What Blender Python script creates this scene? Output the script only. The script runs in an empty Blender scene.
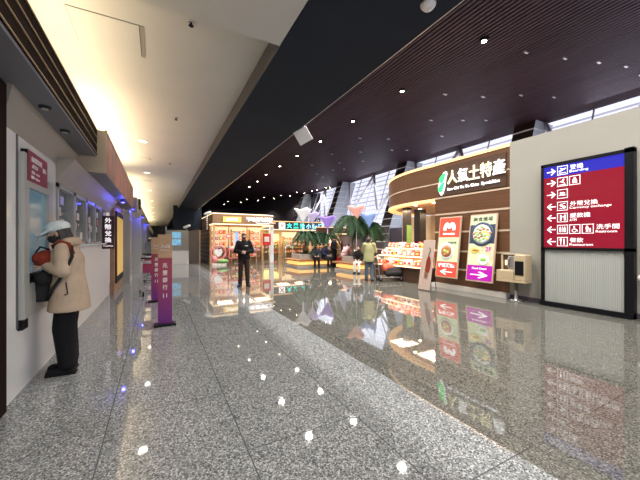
import bpy, bmesh, math, random
from mathutils import Vector, Matrix
random.seed(7)
PI = math.pi
SC = bpy.context.scene
COL = SC.collection
R = math.radians

# ---------------------------------------------------------------- materials
def mat(name, col, rough=.5, metal=0, emit=None, es=0, spec=.5, alpha=None, trans=0, coat=0):
    m = bpy.data.materials.new(name); m.use_nodes = True
    b = m.node_tree.nodes['Principled BSDF']
    b.inputs['Base Color'].default_value = (*col, 1)
    b.inputs['Roughness'].default_value = rough
    b.inputs['Metallic'].default_value = metal
    b.inputs['Specular IOR Level'].default_value = spec
    b.inputs['Transmission Weight'].default_value = trans
    b.inputs['Coat Weight'].default_value = coat
    if emit:
        b.inputs['Emission Color'].default_value = (*emit, 1)
        b.inputs['Emission Strength'].default_value = es
    return m
def nodes(m):
    nt = m.node_tree
    return nt, nt.nodes, nt.links, nt.nodes['Principled BSDF']
def vary(m, scale=6, amt=.12, stretch=(1, 1, 1), detail=4):
    """break the flat colour of a material up with object-space noise"""
    nt, N, L, b = nodes(m)
    col = list(b.inputs['Base Color'].default_value)
    tc = N.new('ShaderNodeTexCoord'); mp = N.new('ShaderNodeMapping'); mp.inputs['Scale'].default_value = stretch
    nz = N.new('ShaderNodeTexNoise'); nz.inputs['Scale'].default_value = scale; nz.inputs['Detail'].default_value = detail
    rp = N.new('ShaderNodeValToRGB')
    rp.color_ramp.elements[0].position = .3; rp.color_ramp.elements[1].position = .7
    rp.color_ramp.elements[0].color = (*[c*(1-amt) for c in col[:3]], 1)
    rp.color_ramp.elements[1].color = (*[min(1, c*(1+amt)) for c in col[:3]], 1)
    L.new(tc.outputs['Object'], mp.inputs[0]); L.new(mp.outputs[0], nz.inputs['Vector'])
    L.new(nz.outputs['Fac'], rp.inputs[0]); L.new(rp.outputs[0], b.inputs['Base Color'])
    return m
def terrazzo(name, dark, mid, light, rough):
    m = mat(name, mid, rough)
    nt, N, L, b = nodes(m)
    geo = N.new('ShaderNodeNewGeometry')
    v = N.new('ShaderNodeTexVoronoi'); v.inputs['Scale'].default_value = 105
    sep = N.new('ShaderNodeSeparateColor')
    rp = N.new('ShaderNodeValToRGB'); cr = rp.color_ramp; cr.interpolation = 'CONSTANT'
    cr.elements[0].position = 0; cr.elements[0].color = (*dark, 1)
    cr.elements[1].position = .22; cr.elements[1].color = (*mid, 1)
    e = cr.elements.new(.62); e.color = (*light, 1)
    e = cr.elements.new(.8); e.color = (*[(a+b_)/2 for a, b_ in zip(mid, dark)], 1)
    L.new(geo.outputs['Position'], v.inputs['Vector']); L.new(v.outputs['Color'], sep.inputs[0]); L.new(sep.outputs[0], rp.inputs[0])
    nz = N.new('ShaderNodeTexNoise'); nz.inputs['Scale'].default_value = 1.1; nz.inputs['Detail'].default_value = 3
    L.new(geo.outputs['Position'], nz.inputs['Vector'])
    mr = N.new('ShaderNodeMapRange'); mr.inputs[1].default_value = .3; mr.inputs[2].default_value = .7; mr.inputs[3].default_value = .95; mr.inputs[4].default_value = 1.04
    L.new(nz.outputs['Fac'], mr.inputs[0])
    mx = N.new('ShaderNodeMix'); mx.data_type = 'RGBA'; mx.blend_type = 'MULTIPLY'; mx.inputs['Factor'].default_value = 1
    L.new(rp.outputs[0], mx.inputs['A']); L.new(mr.outputs[0], mx.inputs['B'])
    # joints between the big stone slabs
    br = N.new('ShaderNodeTexBrick'); br.offset = .5; br.inputs['Scale'].default_value = 1
    br.inputs['Brick Width'].default_value = 1.8; br.inputs['Row Height'].default_value = .9
    br.inputs['Mortar Size'].default_value = .004; br.inputs['Mortar Smooth'].default_value = 0
    br.inputs['Color1'].default_value = br.inputs['Color2'].default_value = (0, 0, 0, 1); br.inputs['Mortar'].default_value = (1, 1, 1, 1)
    rot = N.new('ShaderNodeMapping'); rot.inputs['Rotation'].default_value = (0, 0, PI/2); rot.inputs['Location'].default_value = (.3, .35, 0)
    L.new(geo.outputs['Position'], rot.inputs[0]); L.new(rot.outputs[0], br.inputs['Vector'])
    mj = N.new('ShaderNodeMix'); mj.data_type = 'RGBA'; mj.inputs['B'].default_value = (*[c*.9 for c in dark], 1)
    L.new(br.outputs['Color'], mj.inputs['Factor']); L.new(mx.outputs['Result'], mj.inputs['A'])
    L.new(mj.outputs['Result'], b.inputs['Base Color'])
    # faint polish unevenness
    bp = N.new('ShaderNodeBump'); bp.inputs['Strength'].default_value = .006; bp.inputs['Distance'].default_value = .02
    n2 = N.new('ShaderNodeTexNoise'); n2.inputs['Scale'].default_value = 7
    L.new(geo.outputs['Position'], n2.inputs['Vector']); L.new(n2.outputs['Fac'], bp.inputs['Height']); L.new(bp.outputs[0], b.inputs['Normal'])
    return m

M = {}
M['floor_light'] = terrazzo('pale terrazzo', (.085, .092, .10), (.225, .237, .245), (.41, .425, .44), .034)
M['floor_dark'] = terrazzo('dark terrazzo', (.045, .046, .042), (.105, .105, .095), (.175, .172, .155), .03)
for n in ('floor_light', 'floor_dark'): M[n].node_tree.nodes['Principled BSDF'].inputs['IOR'].default_value = 1.47
M['ceil_white'] = vary(mat('ceiling paint', (.62, .61, .58), .7), 1.2, .03)
M['wall_white'] = vary(mat('wall paint', (.345, .335, .30), .6), 1.0, .04)
M['gloss_white'] = mat('glossy white panel', (.80, .82, .84), .12)
M['counter_white'] = mat('white counter front', (.84, .84, .83), .35)
M['soffit'] = vary(mat('charcoal soffit', (.021, .028, .042), .75, spec=.15), 1.5, .08)
M['grey_edge'] = mat('grey edge', (.10, .10, .105), .6)
M['slat'] = vary(mat('maroon slat', (.052, .029, .040), .6, spec=.2), 3, .2, (1, .1, 1))
M['void'] = mat('dark void', (.014, .011, .014), .9)
M['dark_wall'] = mat('dark slate wall', (.065, .055, .08), .6)
M['black'] = mat('black metal', (.005, .005, .007), .5, spec=.2)
M['black_matt'] = mat('black plastic', (.02, .02, .022), .6)
M['grey_metal'] = mat('grey metal', (.33, .33, .32), .3, .7)
M['alu'] = mat('aluminium', (.6, .6, .6), .3, .9)
M['louver'] = mat('dark brown louver', (.016, .008, .006), .8, spec=.1)
M['louver_edge'] = mat('champagne louver edge', (.5, .36, .24), .3, .6)
M['header'] = vary(mat('beige header', (.36, .33, .28), .5), 2, .05)
M['fascia_under'] = mat('slate underside', (.2, .2, .23), .5)
M['fascia_pink'] = vary(mat('rosy fascia panel', (.50, .24, .19), .4), 2.5, .35)
M['fascia_beige'] = mat('beige fascia end', (.55, .46, .34), .4)
M['wood'] = vary(mat('brown wood panel', (.125, .057, .027), .38), 4, .2, (1, .25, 12))
M['wood_mid'] = vary(mat('tan wood panel', (.32, .185, .10), .4), 4, .15, (1, .25, 10))
M['wood_dark'] = vary(mat('dark wood', (.07, .035, .02), .45), 5, .2, (1, .3, 8))
M['tan_strip'] = mat('tan trim strip', (.58, .45, .33), .35)
M['gold_led'] = mat('warm light strip', (.9, .6, .3), .5, emit=(1, .56, .20), es=1.35)
M['warm_led'] = mat('warm white light strip', (.9, .8, .6), .5, emit=(1, .74, .42), es=2)
M['cove_led'] = mat('cove light strip', (.9, .8, .6), .5, emit=(1, .74, .42), es=9)
M['plinth_led'] = mat('amber plinth light', (.9, .6, .3), .5, emit=(1, .55, .14), es=1.3)
M['spot'] = mat('lamp lens', (1, 1, 1), .3, emit=(1, .88, .62), es=34)
M['spot_warm'] = mat('warm lamp lens', (1, 1, 1), .3, emit=(1, .85, .45), es=30)
M['down_on'] = mat('downlight lens', (1, 1, 1), .3, emit=(1, .9, .7), es=2.5)
M['blue_led'] = mat('blue lamp lens', (.1, .1, 1), .3, emit=(.06, .06, 1), es=14)
M['skirt'] = mat('bright steel plinth', (.72, .70, .66), .2, .1)
M['pier_daylit'] = mat('daylit cladding', (.44, .48, .53), .25)  # reflected daylight painted into the colour of the dark cladding
M['pier_dark'] = mat('dark cladding', (.035, .024, .022), .3)
M['pier_line'] = mat('pale joint', (.62, .62, .62), .4)
M['strut'] = mat('pale grey steel strut', (.8, .8, .84), .4)
M['louvre'] = mat('white sun louvre', (.74, .74, .80), .5)
M['sign_red'] = mat('lit crimson panel', (.05, .004, .008), .25, emit=(.33, .004, .024), es=1)
M['sign_blue'] = mat('lit blue panel', (.01, .01, .08), .25, emit=(.025, .025, .52), es=1.0)
M['sign_white'] = mat('lit white lettering', (.9, .9, .9), .3, emit=(1, .95, 1), es=1.1)
M['sign_frost'] = mat('ribbed frosted panel', (.50, .52, .50), .3, spec=.4)
M['glow_white'] = mat('glowing letter white', (1, 1, 1), .3, emit=(.92, .96, 1), es=1.25)
M['glow_yellow'] = mat('glowing letter yellow', (1, .9, .4), .3, emit=(1, .80, .22), es=1.0)
M['glow_green'] = mat('glowing green', (.05, .8, .2), .3, emit=(.03, .85, .16), es=1.6)
M['glow_teal'] = mat('glowing teal', (.05, .8, .7), .3, emit=(.06, .85, .72), es=1.8)
M['glow_cyan'] = mat('glowing pale blue', (.2, .6, .9), .3, emit=(.3, .7, 1), es=1.6)
M['sign_gold'] = mat('lit gold plate', (.7, .5, .1), .3, emit=(.85, .6, .12), es=.9)
M['maroon'] = mat('maroon sign', (.07, .008, .014), .3)
M['plum'] = mat('plum sign', (.2, .03, .06), .3)
M['print_white'] = mat('white print', (.82, .80, .80), .4)
M['print_black'] = mat('black print', (.03, .03, .03), .5)
M['pink_pale'] = mat('pale pink board', (.50, .39, .34), .45)
M['poster_red'] = mat('lit red poster', (.7, .08, .05), .3, emit=(.75, .07, .045), es=.55)
M['poster_cream'] = vary(mat('lit cream poster', (.7, .6, .4), .3, emit=(.6, .5, .3), es=.3), 8, .2)
M['poster_green'] = mat('lit pale green poster', (.6, .7, .45), .3, emit=(.5, .6, .35), es=.35)
M['poster_purple'] = mat('lit purple poster', (.35, .01, .32), .3, emit=(.4, .01, .34), es=.6)
M['poster_gold'] = vary(mat('lit gold poster', (.7, .45, .1), .3, emit=(.8, .48, .12), es=.5), 6, .3, (1, 1, .4))
M['poster_blue'] = vary(mat('lit blue poster', (.2, .5, .75), .3, emit=(.2, .5, .8), es=.5), 6, .4)
M['plate'] = mat('white dish', (.8, .8, .78), .2, emit=(.8, .8, .78), es=.2)
M['food_brown'] = vary(mat('food brown', (.4, .18, .07), .4, emit=(.4, .18, .07), es=.25), 30, .5)
M['food_green'] = vary(mat('food green', (.25, .5, .12), .4, emit=(.25, .5, .12), es=.3), 30, .4)
M['food_blue'] = mat('dark blue bowl', (.05, .08, .14), .3)
M['food_yellow'] = mat('food yellow', (.85, .65, .15), .4, emit=(.7, .5, .1), es=.3)
M['totem_tan'] = mat('tan banner head', (.52, .33, .19), .45)
M['screen_blue'] = mat('blue grey screen', (.12, .2, .25), .12, emit=(.13, .25, .32), es=.35)
M['atm_frame'] = mat('grey enamel frame', (.40, .41, .39), .35)
M['glass_dark'] = mat('window glass', (.22, .25, .28), .05)
M['glass_poster'] = vary(mat('notices behind glass', (.5, .5, .52), .3), 14, .4)
M['beige'] = mat('beige laminate', (.53, .42, .27), .4)
M['beige_light'] = mat('cream laminate', (.62, .53, .38), .4)
M['leaf'] = vary(mat('palm leaf', (.016, .046, .018), .6, spec=.2), 5, .4)
M['trunk'] = vary(mat('palm trunk', (.2, .15, .10), .8), 14, .4, (1, 1, 4))
M['planter'] = mat('grey planter stone', (.36, .33, .30), .5)
M['bench'] = mat('wooden bench slats', (.36, .16, .06), .4)
M['soil'] = mat('soil', (.03, .022, .016), .9)
M['shop_wall'] = vary(mat('cream shop wall', (.72, .52, .32), .5), 2, .1)
M['shop_ceil'] = mat('peach shop ceiling', (.75, .55, .40), .5)
M['shelf'] = mat('light shelf wood', (.62, .42, .24), .4)
M['lightbox'] = mat('backlit shelf panel', (.9, .8, .6), .5, emit=(1, .72, .45), es=.75)
M['lightbox_y'] = mat('backlit yellow panel', (.9, .85, .5), .5, emit=(.9, .92, .35), es=.8)
for n, c in dict(f_white=(.86, .84, .84), f_lilac=(.62, .52, .74), f_violet=(.42, .26, .82), f_pink=(.86, .44, .38), f_blue=(.26, .42, .85)).items():
    M[n] = mat('glowing shade ' + n[2:], c, .5, emit=c, es=.55)
for n, c in dict(red=(.6, .03, .03), pink=(.78, .25, .27), coral=(.8, .22, .14), white=(.78, .75, .7), yellow=(.75, .5, .1), green=(.2, .4, .12), blue=(.08, .18, .42), brown=(.25, .1, .05), purple=(.3, .08, .35)).items():
    M['g_'+n] = vary(mat('packaging ' + n, c, .35), 25, .3)
# people
M['skin'] = mat('skin', (.56, .34, .24), .5)
M['hair'] = vary(mat('dark hair', (.022, .015, .013), .45), 40, .3, (1, 1, .2))
M['mask'] = mat('black face mask', (.013, .013, .015), .7)
M['eye'] = mat('eye white', (.7, .68, .65), .2)
M['iris'] = mat('iris', (.02, .012, .01), .2)
def cloth(n, c, s=9, a=.1): M[n] = vary(mat('cloth ' + n, c, .85, spec=.2), s, a)
cloth('jacket_beige', (.50, .39, .29)); cloth('black_cloth', (.008, .008, .010)); cloth('cap_white', (.66, .72, .74)); cloth('olive', (.36, .36, .19))
cloth('denim', (.10, .13, .17)); cloth('bag_red', (.22, .035, .02)); cloth('bag_coral', (.62, .14, .09)); cloth('charcoal', (.022, .022, .025)); cloth('brown_trouser', (.03, .018, .014))
cloth('pink_cloth', (.7, .42, .45)); cloth('white_cloth', (.7, .7, .72)); cloth('grey_cloth', (.2, .22, .25)); cloth('dark_teal', (.03, .04, .045)); cloth('navy', (.02, .025, .06))

# ---------------------------------------------------------------- mesh builder
WM = {}
class MB:
    def __init__(s): s.bm = bmesh.new(); s.mats = []; s.X = Matrix.Identity(4)
    def mi(s, m):
        if m is None: return 0
        if m not in s.mats: s.mats.append(m)
        return s.mats.index(m)
    def _v(s, pts): return [s.bm.verts.new(s.X @ Vector(p)) for p in pts]
    def box(s, x0, x1, y0, y1, z0, z1, m=None, T=None, bev=0):
        P = [(x, y, z) for z in (z0, z1) for y in (y0, y1) for x in (x0, x1)]
        if T is not None: P = [T @ Vector(p) for p in P]
        v = s._v(P); k = s.mi(m); fs = []
        for f in ((0, 2, 3, 1), (4, 5, 7, 6), (0, 1, 5, 4), (2, 6, 7, 3), (0, 4, 6, 2), (1, 3, 7, 5)):
            a = s.bm.faces.new([v[i] for i in f]); a.material_index = k; fs.append(a)
        if bev:
            es = list({e for f in fs for e in f.edges})
            r = bmesh.ops.bevel(s.bm, geom=es, offset=bev, segments=2, affect='EDGES', profile=.5)
            for f in r['faces']: f.material_index = k
        return s
    def ring(s, c, ax, ay, rx, ry, n): return [Vector(c) + ax*(rx*math.cos(2*PI*i/n)) + ay*(ry*math.sin(2*PI*i/n)) for i in range(n)]
    def loft(s, rings, m=None, cap=True, smooth=True):
        k = s.mi(m); V = [s._v(r) for r in rings]; n = len(V[0])
        for a, b in zip(V, V[1:]):
            for i in range(n):
                f = s.bm.faces.new((a[i], a[(i+1) % n], b[(i+1) % n], b[i])); f.material_index = k; f.smooth = smooth
        if cap:
            f = s.bm.faces.new(V[0][::-1]); f.material_index = k
            f = s.bm.faces.new(V[-1]); f.material_index = k
        return s
    def tube(s, pts, r, m=None, n=10, cap=True):
        pts = [Vector(p) for p in pts]; rr = r if isinstance(r, (list, tuple)) else [r]*len(pts)
        rings = []; up = None
        for i, p in enumerate(pts):
            d = (pts[min(i+1, len(pts)-1)] - pts[max(i-1, 0)]).normalized()
            if up is None:
                up = Vector((0, 0, 1)) if abs(d.z) < .9 else Vector((1, 0, 0))
            a = d.cross(up).normalized(); b = a.cross(d).normalized(); up = b
            rings.append(s.ring(p, a, b, rr[i], rr[i], n))
        return s.loft(rings, m, cap)
    def lathe(s, prof, c=(0, 0, 0), m=None, n=20, axis='z', cap=True):
        ax, ay, az = {'z': ((1, 0, 0), (0, 1, 0), (0, 0, 1)), 'x': ((0, 1, 0), (0, 0, 1), (1, 0, 0)), 'y': ((0, 0, 1), (1, 0, 0), (0, 1, 0))}[axis]
        ax, ay, az, c = Vector(ax), Vector(ay), Vector(az), Vector(c)
        return s.loft([s.ring(c + az*h, ax, ay, max(r, .0004), max(r, .0004), n) for r, h in prof], m, cap)
    def ell(s, c, rx, ry, rz, m=None, n=16, k=9, T=None):
        rings = []
        for j in range(1, k):
            t = PI*j/k; pts = [(rx*math.sin(t)*math.cos(2*PI*i/n), ry*math.sin(t)*math.sin(2*PI*i/n), -rz*math.cos(t)) for i in range(n)]
            rings.append([Vector(c) + (T @ Vector(p) if T is not None else Vector(p)) for p in pts])
        return s.loft(rings, m)
    def cap(s, a, b, ra, rb=None, m=None, n=12, k=3):
        """tapered capsule"""
        a, b = Vector(a), Vector(b); rb = ra if rb is None else rb; d = (b-a)
        if d.length < 1e-5: return s.ell(a, ra, ra, ra, m)
        d.normalize(); u = d.orthogonal().normalized(); w = d.cross(u)
        rings = []
        for j in range(k, 0, -1):
            t = PI/2*j/(k+.35); rings.append(s.ring(a - d*ra*math.sin(t), u, w, ra*math.cos(t), ra*math.cos(t), n))
        rings.append(s.ring(a, u, w, ra, ra, n)); rings.append(s.ring(b, u, w, rb, rb, n))
        for j in range(1, k+1):
            t = PI/2*j/(k+.35); rings.append(s.ring(b + d*rb*math.sin(t), u, w, rb*math.cos(t), rb*math.cos(t), n))
        return s.loft(rings, m)
    def chain(s, pts, rad, m=None, n=12):
        for a, b, ra, rb in zip(pts, pts[1:], rad, rad[1:]): s.cap(a, b, ra, rb, m, n)
        return s
    def prism(s, poly, h, m=None, T=None):
        """polygon in local xy, extruded h along local z"""
        T = T or Matrix.Identity(4); k = s.mi(m)
        a = s._v([T @ Vector((x, y, 0)) for x, y in poly]); b = s._v([T @ Vector((x, y, h)) for x, y in poly])
        n = len(poly)
        for f in [a[::-1], b] + [[a[i], a[(i+1) % n], b[(i+1) % n], b[i]] for i in range(n)]:
            q = s.bm.faces.new(f); q.material_index = k
        return s
    def build(s, name, m=None, parent=None, kind=None, loc=None, world=True, fix=True):
        if fix: bmesh.ops.recalc_face_normals(s.bm, faces=s.bm.faces)
        if parent is not None and world: s.bm.transform(WM[parent.name].inverted())
        if loc is not None: s.bm.transform(Matrix.Translation(-Vector(loc)))
        me = bpy.data.meshes.new(name); s.bm.to_mesh(me); s.bm.free()
        for x in (s.mats or [m]): me.materials.append(M[x])
        o = bpy.data.objects.new(name, me); COL.objects.link(o)
        if parent is not None: o.parent = parent
        W = Matrix.Translation(Vector(loc)) if loc is not None else Matrix.Identity(4)
        if loc is not None: o.location = loc
        WM[o.name] = (WM[parent.name] @ W) if parent is not None else W
        if kind: o['kind'] = kind
        return o

def thing(name, label, cat, loc=(0, 0, 0), rz=0, group=None):
    o = bpy.data.objects.new(name, None); COL.objects.link(o); o.empty_display_size = .1
    o.location = loc; o.rotation_euler = (0, 0, rz)
    WM[o.name] = Matrix.Translation(Vector(loc)) @ Matrix.Rotation(rz, 4, 'Z')
    return tag(o, label, cat, group)
def tag(o, label, cat, group=None, kind=None):
    o['label'] = label; o['category'] = cat
    if group: o['group'] = group
    if kind: o['kind'] = kind
    return o
def dup(root, loc, rz=0, label=None, group=None):
    r = root.copy(); COL.objects.link(r); r.location = loc; r.rotation_euler = (0, 0, rz)
    WM[r.name] = Matrix.Translation(Vector(loc)) @ Matrix.Rotation(rz, 4, 'Z')
    if label: r['label'] = label
    if group: r['group'] = group
    for ch in list(root.children):
        c = ch.copy(); COL.objects.link(c); c.parent = r
        for g in ch.children:
            d = g.copy(); COL.objects.link(d); d.parent = c
    return r
def frame(o, ux, uy):
    """matrix: local x -> ux, local y -> uy, local z -> outward normal"""
    ux, uy = Vector(ux).normalized(), Vector(uy).normalized(); n = ux.cross(uy)
    T = Matrix((ux, uy, n)).transposed().to_4x4(); T.translation = Vector(o); return T
def text(body, T, w, h, m, parent, name='lettering', bold=.0, depth=.004, keep=False, sx=1):
    """lettering fitted to w x h about the origin of frame T"""
    cu = bpy.data.curves.new('t', 'FONT'); cu.body = body; cu.align_x = 'CENTER'; cu.size = 1; cu.extrude = .02; cu.offset = bold; cu.resolution_u = 2
    to = bpy.data.objects.new('t', cu); COL.objects.link(to)
    dg = bpy.context.evaluated_depsgraph_get(); me = bpy.data.meshes.new_from_object(to.evaluated_get(dg))
    bpy.data.objects.remove(to); bpy.data.curves.remove(cu)
    if not me.vertices: return None
    xs = [v.co.x for v in me.vertices]; ys = [v.co.y for v in me.vertices]
    cx, cy = (min(xs)+max(xs))/2, (min(ys)+max(ys))/2; kx = w/(max(xs)-min(xs)); ky = h/(max(ys)-min(ys))
    if keep: kx = ky = min(kx, ky)
    S = T @ Matrix.Diagonal((kx, ky, depth/.04, 1)) @ Matrix.Translation((-cx, -cy, .02))
    if parent is not None: S = WM[parent.name].inverted() @ S
    me.transform(S); me.materials.clear(); me.materials.append(M[m]); me.name = name
    o = bpy.data.objects.new(name, me); COL.objects.link(o); o.parent = parent
    WM[o.name] = WM[parent.name] if parent is not None else Matrix.Identity(4)
    return o
def remesh(mb, name, m, parent, voxel=.01, smooth=4, asroot=False):
    """fuse overlapping closed shapes into one continuous smooth skin"""
    bmesh.ops.recalc_face_normals(mb.bm, faces=mb.bm.faces)
    me = bpy.data.meshes.new('tmp'); mb.bm.to_mesh(me); mb.bm.free()
    o = bpy.data.objects.new('tmp', me); COL.objects.link(o)
    r = o.modifiers.new('r', 'REMESH'); r.mode = 'VOXEL'; r.voxel_size = voxel; r.use_smooth_shade = True
    if smooth: sm = o.modifiers.new('s', 'SMOOTH'); sm.factor = .5; sm.iterations = smooth
    dg = bpy.context.evaluated_depsgraph_get(); out = bpy.data.meshes.new_from_object(o.evaluated_get(dg))
    bpy.data.objects.remove(o); bpy.data.meshes.remove(me)
    out.name = name; out.materials.clear(); out.materials.append(M[m])
    for p in out.polygons: p.use_smooth = True
    q = bpy.data.objects.new(name, out); COL.objects.link(q)
    if parent is not None: q.parent = parent; WM[q.name] = WM[parent.name]
    return q
def light(kind, name, loc, energy, col=(1, 1, 1), size=.2, rot=(0, 0, 0), sy=None, spot=None, blend=.6):
    d = bpy.data.lights.new(name, kind); d.energy = energy; d.color = col
    if kind == 'AREA':
        d.size = size
        if sy: d.shape = 'RECTANGLE'; d.size_y = sy
    else: d.shadow_soft_size = size
    if kind == 'SPOT': d.spot_size = R(spot or 100); d.spot_blend = blend
    o = bpy.data.objects.new(name, d); COL.objects.link(o); o.location = loc; o.rotation_euler = rot
    return o
def struct(mb, name, m=None): return mb.build(name, m, kind='structure')

# ================================================================ SETTING
# hall axis = +Y, the service counters on the left (-X), shops on the right (+X)
XL, XR, ZW, ZN, ZC = -1.17, 7.9, 4.05, 3.79, 7.05
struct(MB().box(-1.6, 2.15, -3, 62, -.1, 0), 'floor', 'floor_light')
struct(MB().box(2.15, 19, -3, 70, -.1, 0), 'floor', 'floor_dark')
struct(MB().box(-1.6, 1.29, -3, 3.46, ZN, ZN+.8), 'ceiling', 'ceil_white')
struct(MB().box(-1.6, 1.29, 3.46, 62, ZW, ZW+.2), 'ceiling', 'ceil_white')
# charcoal bulkhead between the two ceilings
struct(MB().box(1.30, 2.62, -3, 60, ZN, ZC+.2), 'ceiling', 'soffit')
struct(MB().box(1.288, 1.30, 3.46, 60, ZN, ZW), 'trim_1', 'grey_edge')
struct(MB().box(2.62, 2.635, -3, 40, ZN, ZN+.018), 'trim_2', 'alu')
# slatted maroon ceiling: a closed deck with real slats hanging below it
mb = MB().box(2.6, 16.45, -3, 70, ZC+.12, ZC+.2, 'void')
for i in range(102): x = 2.7 + i*.135; mb.box(x, x+.082, -3, 70, ZC, ZC+.12, 'slat')
struct(mb, 'ceiling')
# left wall
mb = MB()
mb.box(-1.35, XL, 3.56, 5.1, 0, 2.9, 'gloss_white')
mb.box(-1.35, XL, 5.1, 10.0, 0, 1.36, 'counter_white')
mb.box(-1.35, XL, 5.1, 10.0, 2.22, 2.5, 'header').box(-1.35, XL, 5.1, 6.02, 2.5, 2.9, 'header')
mb.box(-1.35, XL-.06, 5.1, 10.0, 1.36, 2.22, 'glass_dark')
struct(mb, 'wall_left')
struct(MB().box(-1.6, XL-.01, -3, 3.55, 0, 2.79, 'wood_dark').box(-1.2, -1.135, 3.2, 3.54, 0, 2.78, 'louver').box(-1.6, -1.3, -3, 62, 2.8, 4.2, 'wall_white'), 'wall_left')
struct(MB().box(-1.60, -1.10, 12.6, 62, 0, 2.9), 'wall_left', 'counter_white')
# sloping beige header with the slate underside of the fascia above it
struct(MB().prism([(-1.17, 2.22), (-1.17, 2.53), (-.97, 2.53)], 4.9, 'header', Matrix(((1, 0, 0, 0), (0, 0, -1, 10.0), (0, 1, 0, 0), (0, 0, 0, 1)))), 'trim_3')
# far end of the corridor
struct(MB().box(-1.6, 1.3, 61.9, 62.1, 0, 4.2), 'wall_far', 'wall_white')
# dark oblique wall above the far shops
p0, p1 = Vector((16.6, 31.4, 0)), Vector((7.0, 69, 0)); dd = (p1-p0).normalized(); nn = Vector((dd.y, -dd.x, 0))
T = Matrix.Identity(4); T.col[0][:3] = dd; T.col[1][:3] = nn; T.translation = p0
struct(MB().box(0, (p1-p0).length, 0, .2, 0, ZC, T=T), 'wall_back', 'dark_wall')
struct(MB().box(1.3, 8, 60, 60.2, 0, ZC), 'wall_back', 'dark_wall')
# dark header closing the bulkhead, and the taupe wing wall beneath it
struct(MB().box(1.0, 2.93, 24.6, 24.9, 2.28, ZC), 'wall_back', 'soffit')
struct(MB().prism([(-1.17, 2.45), (-1.17, 2.80), (-1.10, 2.80)], 2.45, 'header', Matrix(((1, 0, 0, 0), (0, 0, -1, 6.0), (0, 1, 0, 0), (0, 0, 0, 1)))), 'trim_4')
p0, p1 = Vector((1.66, 25.0, 0)), Vector((2.30, 20.6, 0)); dd = (p1-p0).normalized(); nn = Vector((dd.y, -dd.x, 0))
T = Matrix.Identity(4); T.col[0][:3] = dd; T.col[1][:3] = nn; T.translation = p0
M['taupe'] = vary(mat('taupe panel', (.24, .19, .15), .3), 1.5, .15)
struct(MB().box(0, (p1-p0).length, -.08, .0, 0, 2.16, 'taupe', T).box(0, (p1-p0).length+.02, -.1, .02, 2.16, 2.26, 'black', T), 'wall_wing')
# right wall
struct(MB().box(XR, XR+.25, -3, 4.58, 0, 3.95), 'wall_right', 'wall_white')
struct(MB().box(XR-.02, XR, -3, 4.56, 0, .10), 'baseboard_right', 'dark_wall')

# exterior: leaning glazing between clad piers
def gx(z): return 13.9 + .345*z
mb = MB()
for i, y0 in enumerate((-3, 8.7, 16.9, 25.3)):
    pass
M['glass'] = bpy.data.materials.new('window glass clear'); M['glass'].use_nodes = True
nt = M['glass'].node_tree; nt.nodes.clear()
o_ = nt.nodes.new('ShaderNodeOutputMaterial'); mx = nt.nodes.new('ShaderNodeMixShader'); t_ = nt.nodes.new('ShaderNodeBsdfTransparent'); g_ = nt.nodes.new('ShaderNodeBsdfGlossy'); fr = nt.nodes.new('ShaderNodeLayerWeight'); fr.inputs[0].default_value = .05
t_.inputs[0].default_value = (.98, .98, 1, 1); g_.inputs['Roughness'].default_value = .02
nt.links.new(fr.outputs['Facing'], mx.inputs[0]); nt.links.new(t_.outputs[0], mx.inputs[1]); nt.links.new(g_.outputs[0], mx.inputs[2]); nt.links.new(mx.outputs[0], o_.inputs[0])
piers = [-.5, 7.75, 15.95, 24.4, 32.8]
for k, y in enumerate(piers):
    # clad pier, leaning outwards with the glass
    mb = MB(); w = .95
    def sl(z, dx): return gx(z) - .93 + dx
    A = [(sl(0, 0), y, 0), (sl(0, 1.5), y, 0), (sl(0, 1.5), y+w, 0), (sl(0, 0), y+w, 0)]
    B = [(sl(ZC, 0), y, ZC), (sl(ZC, 1.5), y, ZC), (sl(ZC, 1.5), y+w, ZC), (sl(ZC, 0), y+w, ZC)]
    va, vb = mb._v(A), mb._v(B)
    mb.mats = ['pier_daylit', 'pier_dark', 'pier_line']
    for i in range(4):
        f = mb.bm.faces.new((va[i], va[(i+1) % 4], vb[(i+1) % 4], vb[i])); f.material_index = 0 if i in (0, 2) else 1
    mb.bm.faces.new(va[::-1]); mb.bm.faces.new(vb)
    z = .35
    while z < ZC-.05:
        mb.box(sl(z, -.012), sl(z, 1.5), y-.012, y+w+.012, z, z+.06, 'pier_line'); z += .52
    struct(mb, 'column_%d' % (k+1))
    if k < 4:
        y0, y1 = y+w, piers[k+1]
        g = MB(); a = g._v([(gx(2.3), y0, 2.3), (gx(2.3), y1, 2.3), (gx(ZC), y1, ZC), (gx(ZC), y0, ZC)]); g.bm.faces.new(a)
        g = g.build('window_%d' % (k+1), 'glass', kind='structure'); sd = g.modifiers.new('s', 'SOLIDIFY'); sd.thickness = .02
        mb = MB()
        n = 4
        for i in range(n+1):
            yy = y0 + (y1-y0)*i/n
            mb.tube([(gx(2.3)-.08, yy, 2.3), (gx(ZC)-.08, yy, ZC)], .035, 'strut', 6)
        for i in range(n//2):
            ya, yb, yc = y0+(y1-y0)*(2*i)/n, y0+(y1-y0)*(2*i+1)/n, y0+(y1-y0)*(2*i+2)/n
            mb.tube([(gx(3.6)-.16, yb, 3.6), (gx(ZC)-.16, ya, ZC)], .10, 'strut', 8)
            mb.tube([(gx(3.6)-.16, yb, 3.6), (gx(ZC)-.16, yc, ZC)], .10, 'strut', 8)
        struct(mb, 'window_frame_%d' % (k+1))
        mb = MB(); z = 2.4
        while z < ZC+.6:
            x = gx(z)+.9; mb.box(x, x+.12, y0-.3, y1+.3, z, z+.05, 'louvre', None); z += .42
        struct(mb, 'window_louvre_%d' % (k+1))
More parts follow.
